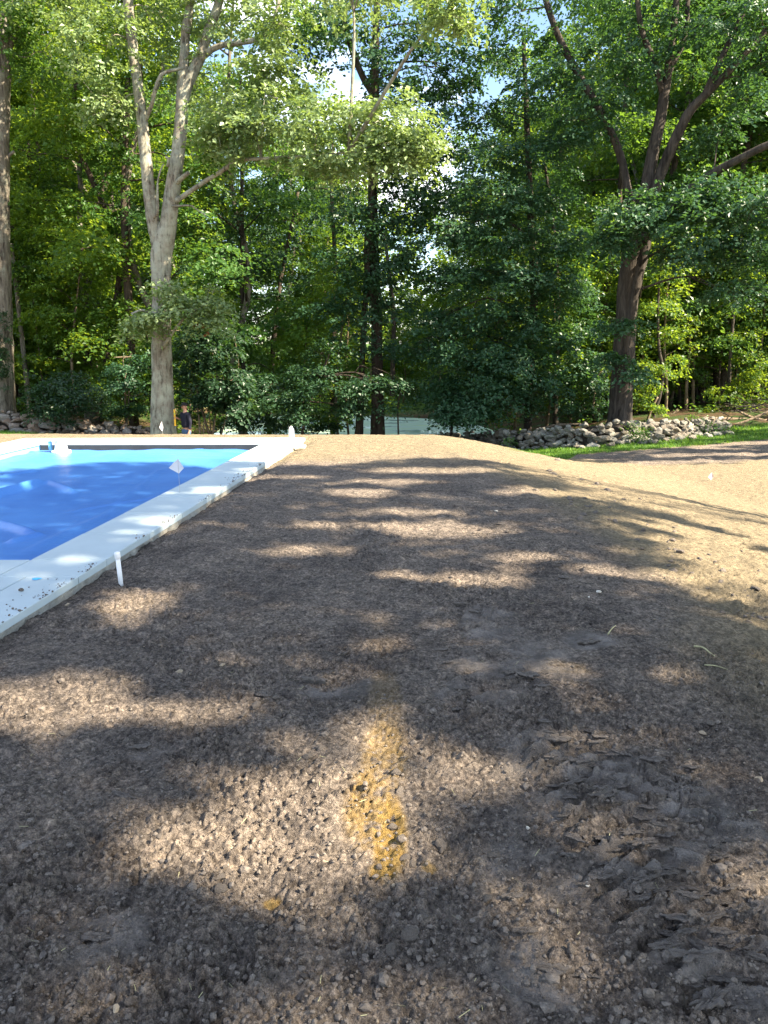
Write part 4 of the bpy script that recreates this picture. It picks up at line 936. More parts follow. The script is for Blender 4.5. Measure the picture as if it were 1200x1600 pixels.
rblobs = [pb(*q) for q in [(1000, 335, 23.6, 60, 38, 1, 26), (960, 372, 23.8, 34, 22, .8, 10), (1110, 345, 23, 90, 45, 1.4, 34), (1180, 320, 22.5, 60, 50, 1.4, 22), (1060, 395, 23.4, 50, 22, .9, 10), (1170, 400, 23, 60, 26, 1.2, 14), (975, 508, 24, 46, 8, .7, 7), (1090, 300, 23.5, 50, 24, 1, 10),
    (1000, 585, 24.4, 22, 16, .5, 4), (960, 560, 24.6, 30, 12, .5, 5), (945, 150, 26, 60, 70, 1.8, 20), (1000, 60, 26, 80, 60, 2, 22), (1100, 60, 25, 80, 60, 2, 20), (1180, 130, 24, 60, 50, 1.6, 14), (1120, 210, 24.6, 50, 30, 1.4, 9), (870, 90, 26.5, 60, 60, 1.6, 16), (900, 200, 26.6, 50, 40, 1.5, 12), (1030, -40, 25, 180, 50, 3, 34), (1190, 20, 23.5, 60, 60, 1.8, 14), (800, 30, 27, 70, 60, 2, 18), (1150, 460, 23.5, 60, 20, 1.2, 9)]]
rt = build_tree('spreading_tree', 'thick brown furrowed trunk spreading into limbs, standing right behind the grey stone wall', rb, rl, rblobs, M['bark_brown'], M['leaf_teal'], .17, 81, nper=38, sides=20)

# --- trees in the middle, by the pond
def simple_px_tree(name, label, rows, Y0, blobs, bark, leaf, size, seed, extra=(), group=None, nper=34, sides=10, tilt=.45):
    L = [px_tube(q, Y0) for q in [rows] + list(extra)]; x, y = L[0][0][0][:2]; b_ = np.array([x, y, gz(x, y) - .15]); L[0] = (np.vstack([[b_], L[0][0]]), np.concatenate([[L[0][1][0] * 1.15], L[0][1]]))
    return build_tree(name, label, b_, L, [pb(*q) for q in blobs], bark, leaf, size, seed, group, nper, sides=sides, tilt=tilt)
simple_px_tree('pond_tree', 'tall dark trunk at the pond edge in the middle, forking near the top', [(590, 690, 24), (590, 640, 20), (589, 560, 18), (588, 480, 17), (584, 400, 16), (582, 300, 15), (586, 200, 14), (586, 100, 12), (589, 0, 10), (592, -50, 9)], 29.5,
    [(540, 40, 29, 60, 45, 2, 16), (640, 60, 29, 50, 40, 2, 12), (600, 130, 30, 60, 40, 2, 12), (560, 330, 29, 60, 40, 1.6, 15), (640, 330, 29, 40, 50, 1.5, 10), (590, 420, 28.6, 60, 30, 1.3, 14), (560, 500, 28.6, 60, 26, 1.2, 12), (620, 300, 28.8, 40, 30, 1.3, 8), (580, 250, 28.3, 40, 26, .7, 7), (595, 360, 28.3, 46, 24, .7, 8), (570, 440, 28.2, 44, 18, .6, 7), (600, 550, 28.2, 46, 14, .6, 6), (590, 90, 28.4, 40, 24, .7, 6), (690, 235, 29.3, 34, 40, 1.4, 9), (705, 165, 29.3, 34, 34, 1.4, 8), (725, 110, 29.3, 40, 40, 1.6, 9), (660, 340, 29.3, 34, 30, 1.4, 8), (610, 480, 28.2, 44, 16, .6, 6), (680, 40, 29, 60, 50, 2, 12), (650, 130, 29, 40, 40, 2, 8), (680, 190, 29, 40, 40, 1.8, 8), (640, 250, 29, 40, 36, 1.6, 9), (670, 300, 29, 40, 34, 1.6, 9), (700, 110, 29, 46, 40, 2, 9), (640, 400, 29, 30, 40, 1.4, 8), (480, 60, 30, 60, 50, 2, 16), (600, -50, 29, 140, 40, 3, 18)], M['bark_dark'], M['leaf_teal'], .18, 91,
    [[(585, 150, 11), (566, 118, 10, .3), (548, 70, 10, .5), (532, 10, 9, .6), (520, -50, 8, .6)], [(588, 490, 8, -.2), (575, 440, 8, -.2), (572, 380, 7), (578, 320, 6)]], sides=14)
simple_px_tree('slender_tree', 'slimmer dark trunk immediately left of the tall pond-edge trunk', [(560, 690, 15), (563, 640, 11), (566, 560, 9), (571, 470, 9), (577, 390, 8), (580, 330, 6), (584, 250, 4)], 29, [(530, 480, 28.6, 60, 30, 1.2, 12), (545, 400, 29, 50, 30, 1.2, 10)], M['bark_dark'], M['leaf_teal'], .17, 95)
simple_px_tree('slender_tree', 'short slim trunk across the pond, right of the tall pond-edge trunk', [(612, 640, 8), (614, 570, 8), (615, 500, 7), (610, 440, 6), (600, 360, 4)], 58, [(620, 450, 58, 50, 40, 2.5, 12), (600, 520, 58, 50, 30, 2.5, 9)], M['bark_dark'], M['leaf_far'], .26, 96)
# low layered boughs of the pond-edge saplings
simple_px_tree('understory_tree', 'layered little tree with dark spreading boughs left of the tall pond-edge trunk', [(470, 690, 5), (480, 640, 4.5), (500, 590, 4), (520, 540, 3)], 27.5, [(440, 625, 27, 55, 14, 1, 16), (520, 610, 26.8, 60, 13, 1, 18), (490, 580, 27.2, 50, 13, .9, 12), (580, 600, 26.6, 46, 10, .8, 11), (470, 645, 27, 50, 12, .8, 12), (610, 600, 26.6, 46, 9, .8, 9), (400, 600, 27.4, 40, 16, .8, 10), (545, 640, 27, 36, 12, .8, 8), (500, 545, 27.5, 45, 16, .9, 9)], M['bark_dark'], M['leaf_dark'], .15, 101, tilt=.3)
simple_px_tree('understory_tree', 'thin-stemmed sapling rising before the pale pond between trunk and drooping maple', [(623, 690, 3), (622, 660, 2.6), (622, 630, 2.2), (628, 605, 1.6)], 27, [(625, 632, 26.8, 30, 6, .6, 3), (600, 640, 26.8, 18, 6, .5, 2)], M['bark_dark'], M['leaf_teal'], .13, 102)
# big drooping maple mass right of the pond
maple = simple_px_tree('maple_tree', 'large dark drooping maple hanging over the end of the stone wall, right of the pond', [(826, 690, 15), (825, 660, 13), (828, 600, 12), (832, 520, 13), (835, 440, 13), (830, 350, 12), (826, 260, 10), (822, 160, 8), (818, 60, 6)], 28.5,
    [(760, 610, 26.6, 95, 30, 1.2, 44), (735, 640, 26.2, 60, 22, .9, 22), (790, 560, 26.8, 90, 28, 1.4, 34), (850, 610, 27, 60, 30, 1.3, 22), (720, 560, 27, 60, 24, 1.2, 18), (770, 500, 27, 100, 26, 1.6, 34), (860, 520, 27.2, 80, 30, 1.6, 26), (690, 500, 27.6, 46, 22, 1.2, 12), (760, 440, 27, 90, 26, 1.6, 30), (850, 440, 27, 80, 28, 1.6, 24),
     (700, 430, 27.4, 60, 22, 1.3, 16), (800, 380, 27, 100, 28, 1.8, 34), (710, 370, 27.2, 60, 24, 1.4, 18), (880, 380, 27.4, 60, 28, 1.5, 18), (780, 320, 27.2, 90, 28, 1.8, 28), (720, 300, 27.4, 50, 22, 1.3, 13), (860, 310, 27.6, 60, 30, 1.6, 18), (770, 250, 27.6, 70, 30, 1.8, 20), (840, 240, 28, 70, 34, 1.8, 18), (760, 180, 28, 60, 34, 1.8, 14), (830, 150, 28.4, 70, 44, 2, 16), (770, 90, 28.6, 60, 44, 2, 14), (660, 545, 27.4, 34, 14, .9, 8), (910, 570, 27.4, 44, 26, 1.1, 12), (900, 460, 27.6, 44, 30, 1.2, 12), (690, 600, 27, 26, 16, .8, 7)],
    M['bark_brown'], M['leaf_teal'], .165, 111, tilt=.34, nper=40)
simple_px_tree('slender_tree', 'brown slim trunk close to the drooping maple, above the middle of the stone wall', [(872, 690, 12), (868, 650, 10), (868, 580, 9), (872, 500, 8), (870, 420, 7), (862, 330, 6), (850, 250, 4)], 29.5, [], M['bark_brown'], M['leaf_teal'], .16, 112)
simple_px_tree('small_tree', 'crooked dark little trunk standing at the pond bank under the drooping maple', [(704, 690, 5), (706, 665, 4.5), (708, 645, 4), (700, 630, 3), (690, 615, 2)], 28, [(712, 650, 27.6, 44, 16, .7, 14), (700, 620, 27.4, 36, 16, .8, 9)], M['bark_dark'], M['leaf_teal'], .14, 113)
# left woodland
simple_px_tree('forked_tree', 'grey trunk forking above the left bush, left of the oak', [(140, 640, 17), (138, 580, 15), (134, 520, 14), (131, 460, 14), (127, 410, 10), (124, 360, 9), (126, 300, 8), (122, 240, 6)], 34, [(110, 300, 34, 70, 50, 2, 20), (160, 230, 35, 60, 50, 2, 16), (80, 200, 35, 70, 60, 2, 18), (140, 380, 33.5, 46, 24, 1.5, 8)], M['bark_grey'], M['leaf_mid'], .2, 121,
    [[(132, 455, 9), (146, 425, 8), (158, 395, 7), (168, 350, 5), (176, 300, 4)]])
simple_px_tree('slender_tree', 'dark straight trunk close on the left of the big forked oak', [(208, 640, 15), (206, 580, 14), (203, 510, 13), (199, 440, 13), (196, 390, 12), (194, 320, 11), (196, 220, 10), (200, 120, 8)], 30.5, [(190, 250, 30.5, 60, 40, 1.8, 16), (160, 330, 30.5, 50, 36, 1.6, 12), (230, 330, 31, 50, 40, 1.6, 12), (170, 130, 31, 70, 50, 2, 16)], M['bark_dark'], M['leaf_mid'], .19, 122)
simple_px_tree('slender_tree', 'thin straight brown trunk midway between the oak and the pond trees', [(381, 650, 9), (380, 580, 8), (379, 500, 7.5), (378, 400, 7), (378, 300, 6), (377, 200, 5), (376, 120, 4)], 32, [(370, 330, 32, 70, 40, 2, 18), (400, 400, 32, 60, 30, 1.6, 12), (340, 420, 32, 50, 30, 1.6, 10)], M['bark_brown'], M['leaf_dark'], .19, 123)
simple_px_tree('slender_tree', 'thin dark trunk second from the left edge', [(60, 640, 9), (57, 560, 8), (53, 480, 7.5), (49, 400, 7), (46, 300, 6), (44, 200, 4)], 36, [(50, 300, 36, 60, 50, 2, 16), (70, 400, 36, 50, 30, 2, 9)], M['bark_dark'], M['leaf_mid'], .2, 124)
simple_px_tree('leaning_tree', 'thin grey leaning trunk right beside the ivy-clad trunk', [(46, 640, 8), (40, 580, 8), (32, 510, 7), (24, 440, 6), (18, 380, 5)], 31, [(40, 420, 31, 40, 26, 1.4, 8)], M['bark_grey'], M['leaf_mid'], .18, 125)
simple_px_tree('slender_tree', 'slim dark trunk just left of the slim pair by the pond', [(520, 660, 9), (521, 580, 8.5), (522, 500, 8), (524, 420, 7), (520, 340, 6), (515, 250, 5)], 36, [(520, 330, 36, 60, 40, 2, 14), (500, 420, 36, 50, 30, 2, 10), (470, 300, 36, 60, 40, 2, 14)], M['bark_dark'], M['leaf_dark'], .2, 126)
simple_px_tree('leaning_tree', 'pair-like dark trunk leaning right in the gloom between thin brown trunk and pond', [(420, 650, 8), (424, 580, 8), (430, 510, 7), (438, 440, 6.5), (452, 370, 5), (466, 300, 4)], 35, [(440, 380, 35, 60, 36, 2, 14), (430, 470, 35, 50, 26, 1.6, 10)], M['bark_dark'], M['leaf_dark'], .2, 127)
# bushes and low growth
def bush(name, label, u, v, y, blobs, mat_, size, seed, stems=5, cat='bush'):
    b_ = at_y(u, v, y); b_[2] = gz(b_[0], b_[1]) - .05; t = empty(name, tuple(b_)); tag(t, label, cat); r = np.random.default_rng(seed)
    bl = [(np.asarray(c) - b_, rd, nc) for c, rd, nc in [pb(*q) for q in blobs]]; tw = twigs_for(bl, np.array([[0, 0, 0.05], [.1, 0, .3], [-.1, 0, .5]]), .04, seed, 2)
    if tw.n: tw.build('stems', M['bark_sapling'], t, True)['kind'] = 'stuff'
    crown_obj('foliage', leaf_cloud(bl, size, seed, 36, (.22, .45), tilt=.4, dens=1.6), mat_, t); return t
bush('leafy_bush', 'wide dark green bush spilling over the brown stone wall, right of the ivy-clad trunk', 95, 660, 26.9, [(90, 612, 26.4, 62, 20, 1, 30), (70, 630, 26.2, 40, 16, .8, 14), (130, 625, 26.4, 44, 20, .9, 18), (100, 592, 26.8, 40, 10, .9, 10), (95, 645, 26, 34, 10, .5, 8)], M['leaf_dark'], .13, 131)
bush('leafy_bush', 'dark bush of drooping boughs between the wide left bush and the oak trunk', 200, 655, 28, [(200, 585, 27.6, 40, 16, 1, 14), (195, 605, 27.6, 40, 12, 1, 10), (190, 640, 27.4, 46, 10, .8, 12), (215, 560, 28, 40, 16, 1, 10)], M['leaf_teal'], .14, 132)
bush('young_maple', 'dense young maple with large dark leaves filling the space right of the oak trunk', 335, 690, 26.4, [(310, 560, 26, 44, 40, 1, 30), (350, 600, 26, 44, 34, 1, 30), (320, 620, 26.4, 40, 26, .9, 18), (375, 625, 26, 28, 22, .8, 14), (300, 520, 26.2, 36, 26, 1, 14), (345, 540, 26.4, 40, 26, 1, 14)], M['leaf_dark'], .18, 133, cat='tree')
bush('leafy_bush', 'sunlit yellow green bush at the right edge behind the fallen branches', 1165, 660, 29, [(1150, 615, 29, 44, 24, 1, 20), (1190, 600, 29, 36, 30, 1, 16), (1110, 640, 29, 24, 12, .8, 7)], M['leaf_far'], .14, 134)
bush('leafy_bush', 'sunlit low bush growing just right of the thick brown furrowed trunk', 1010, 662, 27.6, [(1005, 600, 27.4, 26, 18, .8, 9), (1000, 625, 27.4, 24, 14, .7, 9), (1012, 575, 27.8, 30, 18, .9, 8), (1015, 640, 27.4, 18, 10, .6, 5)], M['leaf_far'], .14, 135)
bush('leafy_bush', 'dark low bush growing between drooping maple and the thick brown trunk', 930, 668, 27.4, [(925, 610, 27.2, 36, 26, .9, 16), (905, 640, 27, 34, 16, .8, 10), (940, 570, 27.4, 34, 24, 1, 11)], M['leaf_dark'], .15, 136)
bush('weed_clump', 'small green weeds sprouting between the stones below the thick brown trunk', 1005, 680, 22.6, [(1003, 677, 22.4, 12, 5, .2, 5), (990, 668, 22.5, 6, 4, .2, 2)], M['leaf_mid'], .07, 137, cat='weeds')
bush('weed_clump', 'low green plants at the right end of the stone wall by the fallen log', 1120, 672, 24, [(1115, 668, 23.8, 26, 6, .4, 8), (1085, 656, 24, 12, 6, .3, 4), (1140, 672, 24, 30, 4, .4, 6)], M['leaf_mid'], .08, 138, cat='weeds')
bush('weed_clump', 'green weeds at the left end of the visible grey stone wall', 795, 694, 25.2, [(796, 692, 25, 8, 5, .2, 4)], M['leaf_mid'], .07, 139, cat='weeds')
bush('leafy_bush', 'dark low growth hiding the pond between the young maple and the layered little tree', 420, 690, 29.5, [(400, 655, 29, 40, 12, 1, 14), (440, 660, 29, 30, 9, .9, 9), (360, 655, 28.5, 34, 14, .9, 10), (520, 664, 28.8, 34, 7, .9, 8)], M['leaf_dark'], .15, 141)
# saplings on the right
for (rows, y, lab, bk) in [([(1020, 655, 6), (1030, 620, 6.5), (1036, 580, 6), (1030, 545, 5), (1028, 480, 4), (1034, 400, 3)], 28.5, 'crooked brown sapling leaning right of the thick brown trunk', 'bark_brown'), ([(1012, 655, 4), (1020, 635, 4), (1028, 620, 3)], 28, 'short leaning dead stem at the foot of the crooked sapling', 'bark_sapling'),
        ([(1040, 655, 5), (1042, 600, 4.5), (1038, 540, 4), (1042, 460, 3.5), (1048, 380, 3)], 30, 'straight pale sapling right of the crooked sapling', 'bark_sapling'), ([(1072, 650, 6), (1073, 600, 5), (1078, 540, 4.5), (1076, 470, 4), (1080, 400, 3)], 31, 'pale lit sapling second from the fallen log', 'bark_sapling'),
        ([(1084, 648, 5), (1083, 600, 5), (1086, 530, 4.5), (1090, 460, 4), (1094, 380, 3)], 31.5, 'pale lit sapling above the left end of the fallen log', 'bark_sapling'), ([(1094, 650, 12), (1097, 600, 11), (1100, 540, 10), (1104, 460, 9), (1106, 360, 7), (1110, 250, 5)], 34, 'dark forest trunk behind the two pale lit saplings', 'bark_dark'),
        ([(1138, 652, 6), (1139, 610, 6), (1141, 560, 5.5), (1146, 490, 5), (1148, 400, 4)], 30, 'brown sapling standing right over the middle of the fallen log', 'bark_brown'), ([(1182, 650, 4), (1186, 600, 4), (1190, 540, 3.5), (1196, 470, 3)], 31, 'thin sapling at the right edge in front of the yellow green bush', 'bark_sapling'), ([(1063, 650, 5), (1062, 600, 4.5), (1060, 520, 4), (1064, 440, 3)], 33, 'thin dark sapling between the straight pale sapling and the lit pair', 'bark_dark')]:
    u0, v0 = rows[-1][0], rows[-1][1]
    bl = [] if len(rows) < 4 else [(u0 + 10, v0 + 30, y, 40, 16, 1.1, 8), (u0 - 16, v0 + 80, y, 38, 12, 1, 7), (u0 + 14, v0 + 120, y, 34, 10, 1, 6), (u0, v0 - 10, y, 34, 16, 1, 7), (u0 + 20, v0 + 160, y, 24, 8, .8, 3)]
    simple_px_tree('sapling', lab, rows, y, bl, M[bk], M['leaf_far'], .15, 140 + int(y * 10) + rows[0][0], sides=8)

# --- the woods behind: a few kinds of tree, each copied with its parts
def template(kind, seed):
    r = np.random.default_rng(seed); t = empty('forest_tree', (0, -200, 0))
    if kind == 'tall':
        H = r.uniform(19, 23); bend = r.normal(0, .5, (6, 2)); bend[0] = 0
        P = [(bend[k][0], bend[k][1], H * k / 5) for k in range(6)]; R = np.linspace(.2, .05, 6); S_ = spline(np.column_stack([P, R]), 4)
        mb = MB(); mb.tube(S_[:, :3], S_[:, 3], 9, True, .05, r); mb.build('trunk', M['bark_dark' if seed % 2 else 'bark_grey'], t, True)
        bl = []
        for k in range(20):
            f = .16 + .84 * k / 19; a_ = k * 2.4 + r.uniform(-.5, .5); rad = (3.4 * math.sin(math.pi * min(1, .25 + .75 * (1 - f))) + .5) * r.uniform(.5, 1)
            bl.append(((math.cos(a_) * rad, math.sin(a_) * rad, H * f - .3), (1.8, 1.8, .85), 24))
        size, nper, rc = .235, 34, (.4, .85)
    elif kind == 'under':
        H = r.uniform(5.5, 8); P = [(0, 0, 0), (r.normal() * .2, r.normal() * .2, H * .4), (r.normal() * .4, r.normal() * .4, H)]; S_ = spline(np.column_stack([P, [.06, .045, .015]]), 4)
        mb = MB(); mb.tube(S_[:, :3], S_[:, 3], 7); mb.build('trunk', M['bark_sapling' if seed % 2 else 'bark_dark'], t, True)
        bl = []
        for k in range(11):
            f = .25 + .75 * k / 10; a_ = k * 2.4 + r.uniform(-.6, .6); rad = 1.5 * (1.1 - f) + .3; bl.append(((math.cos(a_) * rad, math.sin(a_) * rad, H * f), (1.1, 1.1, .3), 11))
        size, nper, rc = .17, 32, (.3, .6)
    tw = twigs_for(bl, S_[:, :3], .06, seed, 1); tw.build('boughs', M['bark_dark'], t, True)['kind'] = 'stuff'
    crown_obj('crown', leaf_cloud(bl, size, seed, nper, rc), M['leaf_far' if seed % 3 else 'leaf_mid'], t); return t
tall = [template('tall', 201 + k) for k in range(4)]; under = [template('under', 221 + k) for k in range(3)]
r = np.random.default_rng(77); placed = []; used = set()
def put(T, x, y, sc_, rz):
    k = id(T)
    if k not in used: used.add(k); t = T
    else:
        t = T.copy(); COL.objects.link(t)
        for ch in list(T.children): c_ = ch.copy(); COL.objects.link(c_); c_.parent = t
    t.location = (x, y, gz(x, y) - .15); t.scale = (sc_, sc_, sc_ * r.uniform(.92, 1.08)); t.rotation_euler = (r.normal() * .03, r.normal() * .03, rz); return t
FT, FS = [], []
kinds_t = ['tall forest tree with a leafy crown standing in the woods beyond the stone walls']
cnt = 0
for _ in range(6000):
    if cnt >= 120: break
    y = 31 + 45 * r.random() ** 1.1; x = r.uniform(-.6 * y - 2, .6 * y + 3)
    u = 600 + FPX * x / (y * math.cos(PITCH))
    if 33 < y < 61 and -14 < x < 11: continue
    if 590 < u < 735: continue
    if 500 < u < 790 and y < 60: continue
    if min([math.hypot(x - a_, y - b_) for a_, b_ in placed] + [9]) < 2.4: continue
    placed.append((x, y)); t = put(tall[cnt % 4], x, y, r.uniform(.8, 1.12), r.uniform(0, 6.3)); cnt += 1
    FT.append((u, y, t, 'grey' if (cnt - 1) % 4 in (1, 3) else 'dark'))
placed2 = []; cnt = 0
for _ in range(6000):
    if cnt >= 110: break
    y = 29.5 + 30 * r.random() ** 1.2; x = r.uniform(-.6 * y - 1, .6 * y + 2); u = 600 + FPX * x / (y * math.cos(PITCH))
    if 33 < y < 61 and -12 < x < 9: continue
    if 560 < u < 700: continue
    if min([math.hypot(x - a_, y - b_) for a_, b_ in placed2] + [9]) < 1.6: continue
    placed2.append((x, y)); t = put(under[cnt % 3], x, y, r.uniform(.7, 1.25), r.uniform(0, 6.3)); cnt += 1
    FS.append((u, y, t, 'pale' if (cnt - 1) % 3 != 1 else 'dark'))
SECT = [(60, 'behind the ivy-clad trunk'), (190, 'behind the wide left bush'), (300, 'behind the forked oak'), (420, 'behind the young maple'), (560, 'left of the pond trunks'), (780, 'across the pond'), (940, 'behind the drooping maple'), (1030, 'behind the thick brown trunk'), (1150, 'behind the right saplings'), (9999, 'near the right edge')]
ORD = ['leftmost', 'second', 'third', 'fourth', 'fifth', 'sixth', 'seventh', 'eighth', 'ninth', 'tenth']
def name_woods(lst, noun, cat, group, rows):
    cl = {}
    for u, y, t, bark in lst:
        s_ = next(s for lim, s in SECT if u < lim); d_ = next(nm for lim, nm in rows if y < lim); cl.setdefault((bark, noun, d_, s_), []).append((u, t))
    for (bark, noun_, d_, s_), L in cl.items():
        L.sort(key=lambda q: q[0])
        for i, (u, t) in enumerate(L): tag(t, (f'{ORD[min(i, 9)]} ' if len(L) > 1 else '') + f'{bark} {noun_} {d_} {s_}', cat, group)
name_woods(FT, 'tall tree', 'tree', 'tall trees of the woods beyond the walls', [(38, 'just'), (52, 'well'), (999, 'deep')])
name_woods(FS, 'thin layered sapling', 'sapling', 'understory saplings in the woods', [(36, 'just'), (46, 'well'), (999, 'deep')])
# low trees across the pond, under the open sky
for (u, y, s_) in [(610, 63, .85), (650, 66, .7), (690, 64, .9), (570, 64, 1.2), (725, 65, 1.3), (540, 62, 1.3), (630, 60, .6), (670, 60.5, .55), (500, 63, 1.2), (770, 64, 1.2)]:
    p_ = at_y(u, 600, y); t = put(under[int(u) % 3], p_[0], y, s_ * 1.5, u); tag(t, {500: 'leftmost', 540: 'second', 570: 'third', 610: 'fourth', 630: 'fifth', 650: 'sixth', 670: 'seventh', 690: 'eighth', 725: 'ninth', 770: 'rightmost'}[u] + ' low bushy tree from the left on the far bank of the pond', 'tree', 'low trees on the far bank of the pond')
# far woods that read as one mass
bl = []
rr_ = np.random.default_rng(88)
for k in range(1900):
    x = rr_.uniform(-62, 62); y = rr_.uniform(76, 96); u = 600 + FPX * x / y
    if vnoise(np.array([x * .11]), np.array([y * .02 + 3]), 9)[0] < .3: continue
    top = 26 if not 600 < u < 715 else 16.5
    bl.append(((x, y, rr_.uniform(-3, 1) + (top + 2) * rr_.random() ** 1.3), (3, 2, 1.6), 3))
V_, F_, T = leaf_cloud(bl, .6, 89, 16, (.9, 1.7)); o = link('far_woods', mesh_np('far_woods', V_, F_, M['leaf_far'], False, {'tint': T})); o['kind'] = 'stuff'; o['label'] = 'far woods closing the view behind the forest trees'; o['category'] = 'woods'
# forest-floor herbs
n = 9000; x = rr_.uniform(-30, 30, n); y = rr_.uniform(25, 55, n); k = (y > gY(x) + 1.2) & ~((x > -13) & (x < 10) & (y > 34)) & (vnoise(x * .6, y * .6, 5) > .45); x, y = x[k], y[k]
P = np.stack([x, y, hbase(x, y) + rr_.uniform(.08, .4, len(x))], -1); V_, F_, T = leaves_at(P, np.array([0, 0, 1.]) + rr_.normal(0, .4, P.shape), rr_.normal(size=P.shape), rr_.random(len(P)), .2, rr_)
o = link('forest_herbs', mesh_np('forest_herbs', V_, F_, M['leaf_mid'], False, {'tint': T})); o['kind'] = 'stuff'

# fallen log and dead branches at right
def log(name, lab, rows, y, bk, cat, seed):
    P, R = px_tube(rows, y); mb = MB(); b_ = np.array([P[0][0], P[0][1], gz(P[0][0], P[0][1])]); t = empty(name, tuple(b_)); tag(t, lab, cat)
    r_ = np.random.default_rng(seed); mb.tube(P - b_, R, 9, True, .1, r_); mb.build('stem', M[bk], t, True); return t
log('fallen_log', 'pale fallen log lying on the ground beyond the right end of the stone wall', [(1098, 655, 8), (1130, 655, 7), (1165, 656, 6), (1180, 657, 4)], 26.5, 'bark_sapling', 'log', 1)
for rows, y, lab in [([(1130, 668, 4), (1160, 660, 4), (1190, 648, 4), (1215, 636, 3)], 25.6, 'long dead branch sloping up to the right edge over the brush pile'), ([(1120, 660, 3), (1150, 664, 4), (1200, 656, 3)], 26, 'dead branch lying flat on the brush pile at right'), ([(1150, 640, 3), (1175, 652, 4), (1210, 660, 4)], 26.2, 'dead branch slanting down to the right edge over the brush pile'), ([(850, 668, 3), (870, 664, 4), (895, 663, 3), (915, 662, 2)], 26.4, 'bare stick lying on top of the stone wall below the maple'), ([(1060, 640, 4), (1045, 650, 3), (1020, 655, 2)], 29, 'fallen stick lying behind the wall among the saplings'), ([(145, 655, 4), (155, 648, 4), (150, 643, 3)], 27, 'broken stub of wood sticking up over the brown stone wall')]:
    log('dead_branch', lab, rows, y, 'bark_sapling', 'branch', 3)
br = empty('brush_pile', tuple(at_y(1185, 660, 26.6))); br.location.z = gz(br.location.x, br.location.y); tag(br, 'heap of thin dead twigs at the right edge beyond the grass', 'brush pile')
r = np.random.default_rng(5)
for _ in range(26):
    a_ = r.uniform(0, math.pi); L = r.uniform(.6, 1.6); c_ = r.normal(0, [.7, .5, .12]) + [0, 0, .3]; d_ = np.array([math.cos(a_), math.sin(a_), r.normal() * .3]) * L / 2
    mb = MB(); mb.tube([c_ - d_, c_ + r.normal(0, .05, 3), c_ + d_], [.02, .016, .007], 5); mb.build('twig', M['bark_brown'], br)
for u, y, hh, lab in [(312, 26.2, 30, 'bare slim dead stem standing right of the man'), (322, 26.2, 22, 'shorter crooked dead stem right of the slim dead stem')]:
    simple_px_tree('dead_sapling', lab, [(u + 1, 690, 4), (u - 1, 655, 3.4), (u - 4, 630, 3), (u - 3, 630 - hh, 1.6)] if u < 320 else [(u - 3, 690, 2.4), (u - 4, 668, 2), (u - 2, 655, 1.8), (u, 645, 1.2)], y, [], M['bark_sapling'], M['leaf_teal'], .1, 7, sides=6)
sm = [rock_mesh('loose_stone', 700 + k, M['stone_grey'], .4, 2, .7) for k in range(2)]
for u, v, w_, k, lab in [(305, 675, 11, 0, 'flat grey stone on the ground right of the man'), (326, 674, 13, 1, 'grey block of stone right of the slim dead stem'), (784, 698, 7, 0, 'tan rounded stone lying at the left end of the grass')]:
    y = 25.4 if u < 700 else 24.6; p_ = at_y(u, v, y); s_ = w_ * 25 / FPX * .55; p_[2] = max(gz(p_[0], p_[1]) + s_ * .3, p_[2] - .05) if u > 700 else gz(p_[0], p_[1]) + s_ * .5
    o = link('loose_stone', sm[k], None, tuple(p_), (0, 0, u), (s_ * 1.3, s_, s_)); tag(o, lab, 'stone')

# ------------------------------------------------------------------ man by the oak
M['skin'] = simple('skin', (0.42, 0.22, 0.15), .55, 20, .08, .35); M['sweater'] = simple('navy_sweater', (0.018, 0.018, 0.03), .9, 40, .25, .15, (90, .5, .004)); M['jeans'] = simple('blue_jeans', (0.07, 0.12, 0.2), .85, 25, .3, .15, (80, .4, .004))
M['cap'] = simple('black_cap', (0.015, 0.013, 0.014), .8, 30, .2); M['boot'] = simple('brown_boot', (0.06, 0.04, 0.025), .7, 20, .2); M['yellow'] = simple('level_yellow', (0.75, 0.42, 0.02), .4, 10, .06, .45); M['eye'] = simple('dark_eye', (.02, .015, .01), .2, 5, .1)
YM = 24.1; hp = at_y(288.5, 629, YM); fz = gz(hp[0], YM); scl = (hp[2] - fz) / 1.8
man = empty('person', (hp[0], YM, fz), math.radians(-48)); man.scale = (scl,) * 3
tag(man, 'man in black cap, navy sweater and jeans beside the oak, holding a yellow level', 'person')
def skin(name, verts, edges, mat_, root=0, sub=2):
    me_ = bpy.data.meshes.new(name); me_.from_pydata([v[:3] for v in verts], edges, []); me_.materials.append(mat_); o = link(name, me_, man)
    sk_ = o.modifiers.new('skin', 'SKIN'); sk_.use_smooth_shade = True; L = me_.skin_vertices
    if not L: bm = bmesh.new(); bm.from_mesh(me_); bm.verts.layers.skin.verify(); bm.to_mesh(me_); bm.free(); L = me_.skin_vertices
    for i, v in enumerate(verts): rr2 = v[3] if isinstance(v[3], tuple) else (v[3], v[3]); L[0].data[i].radius = rr2; L[0].data[i].use_root = (i == root)
    ss = o.modifiers.new('sub', 'SUBSURF'); ss.levels = ss.render_levels = sub; return o
wr = (-.21, -.19, 1.27); wl = (.27, -.03, .86)
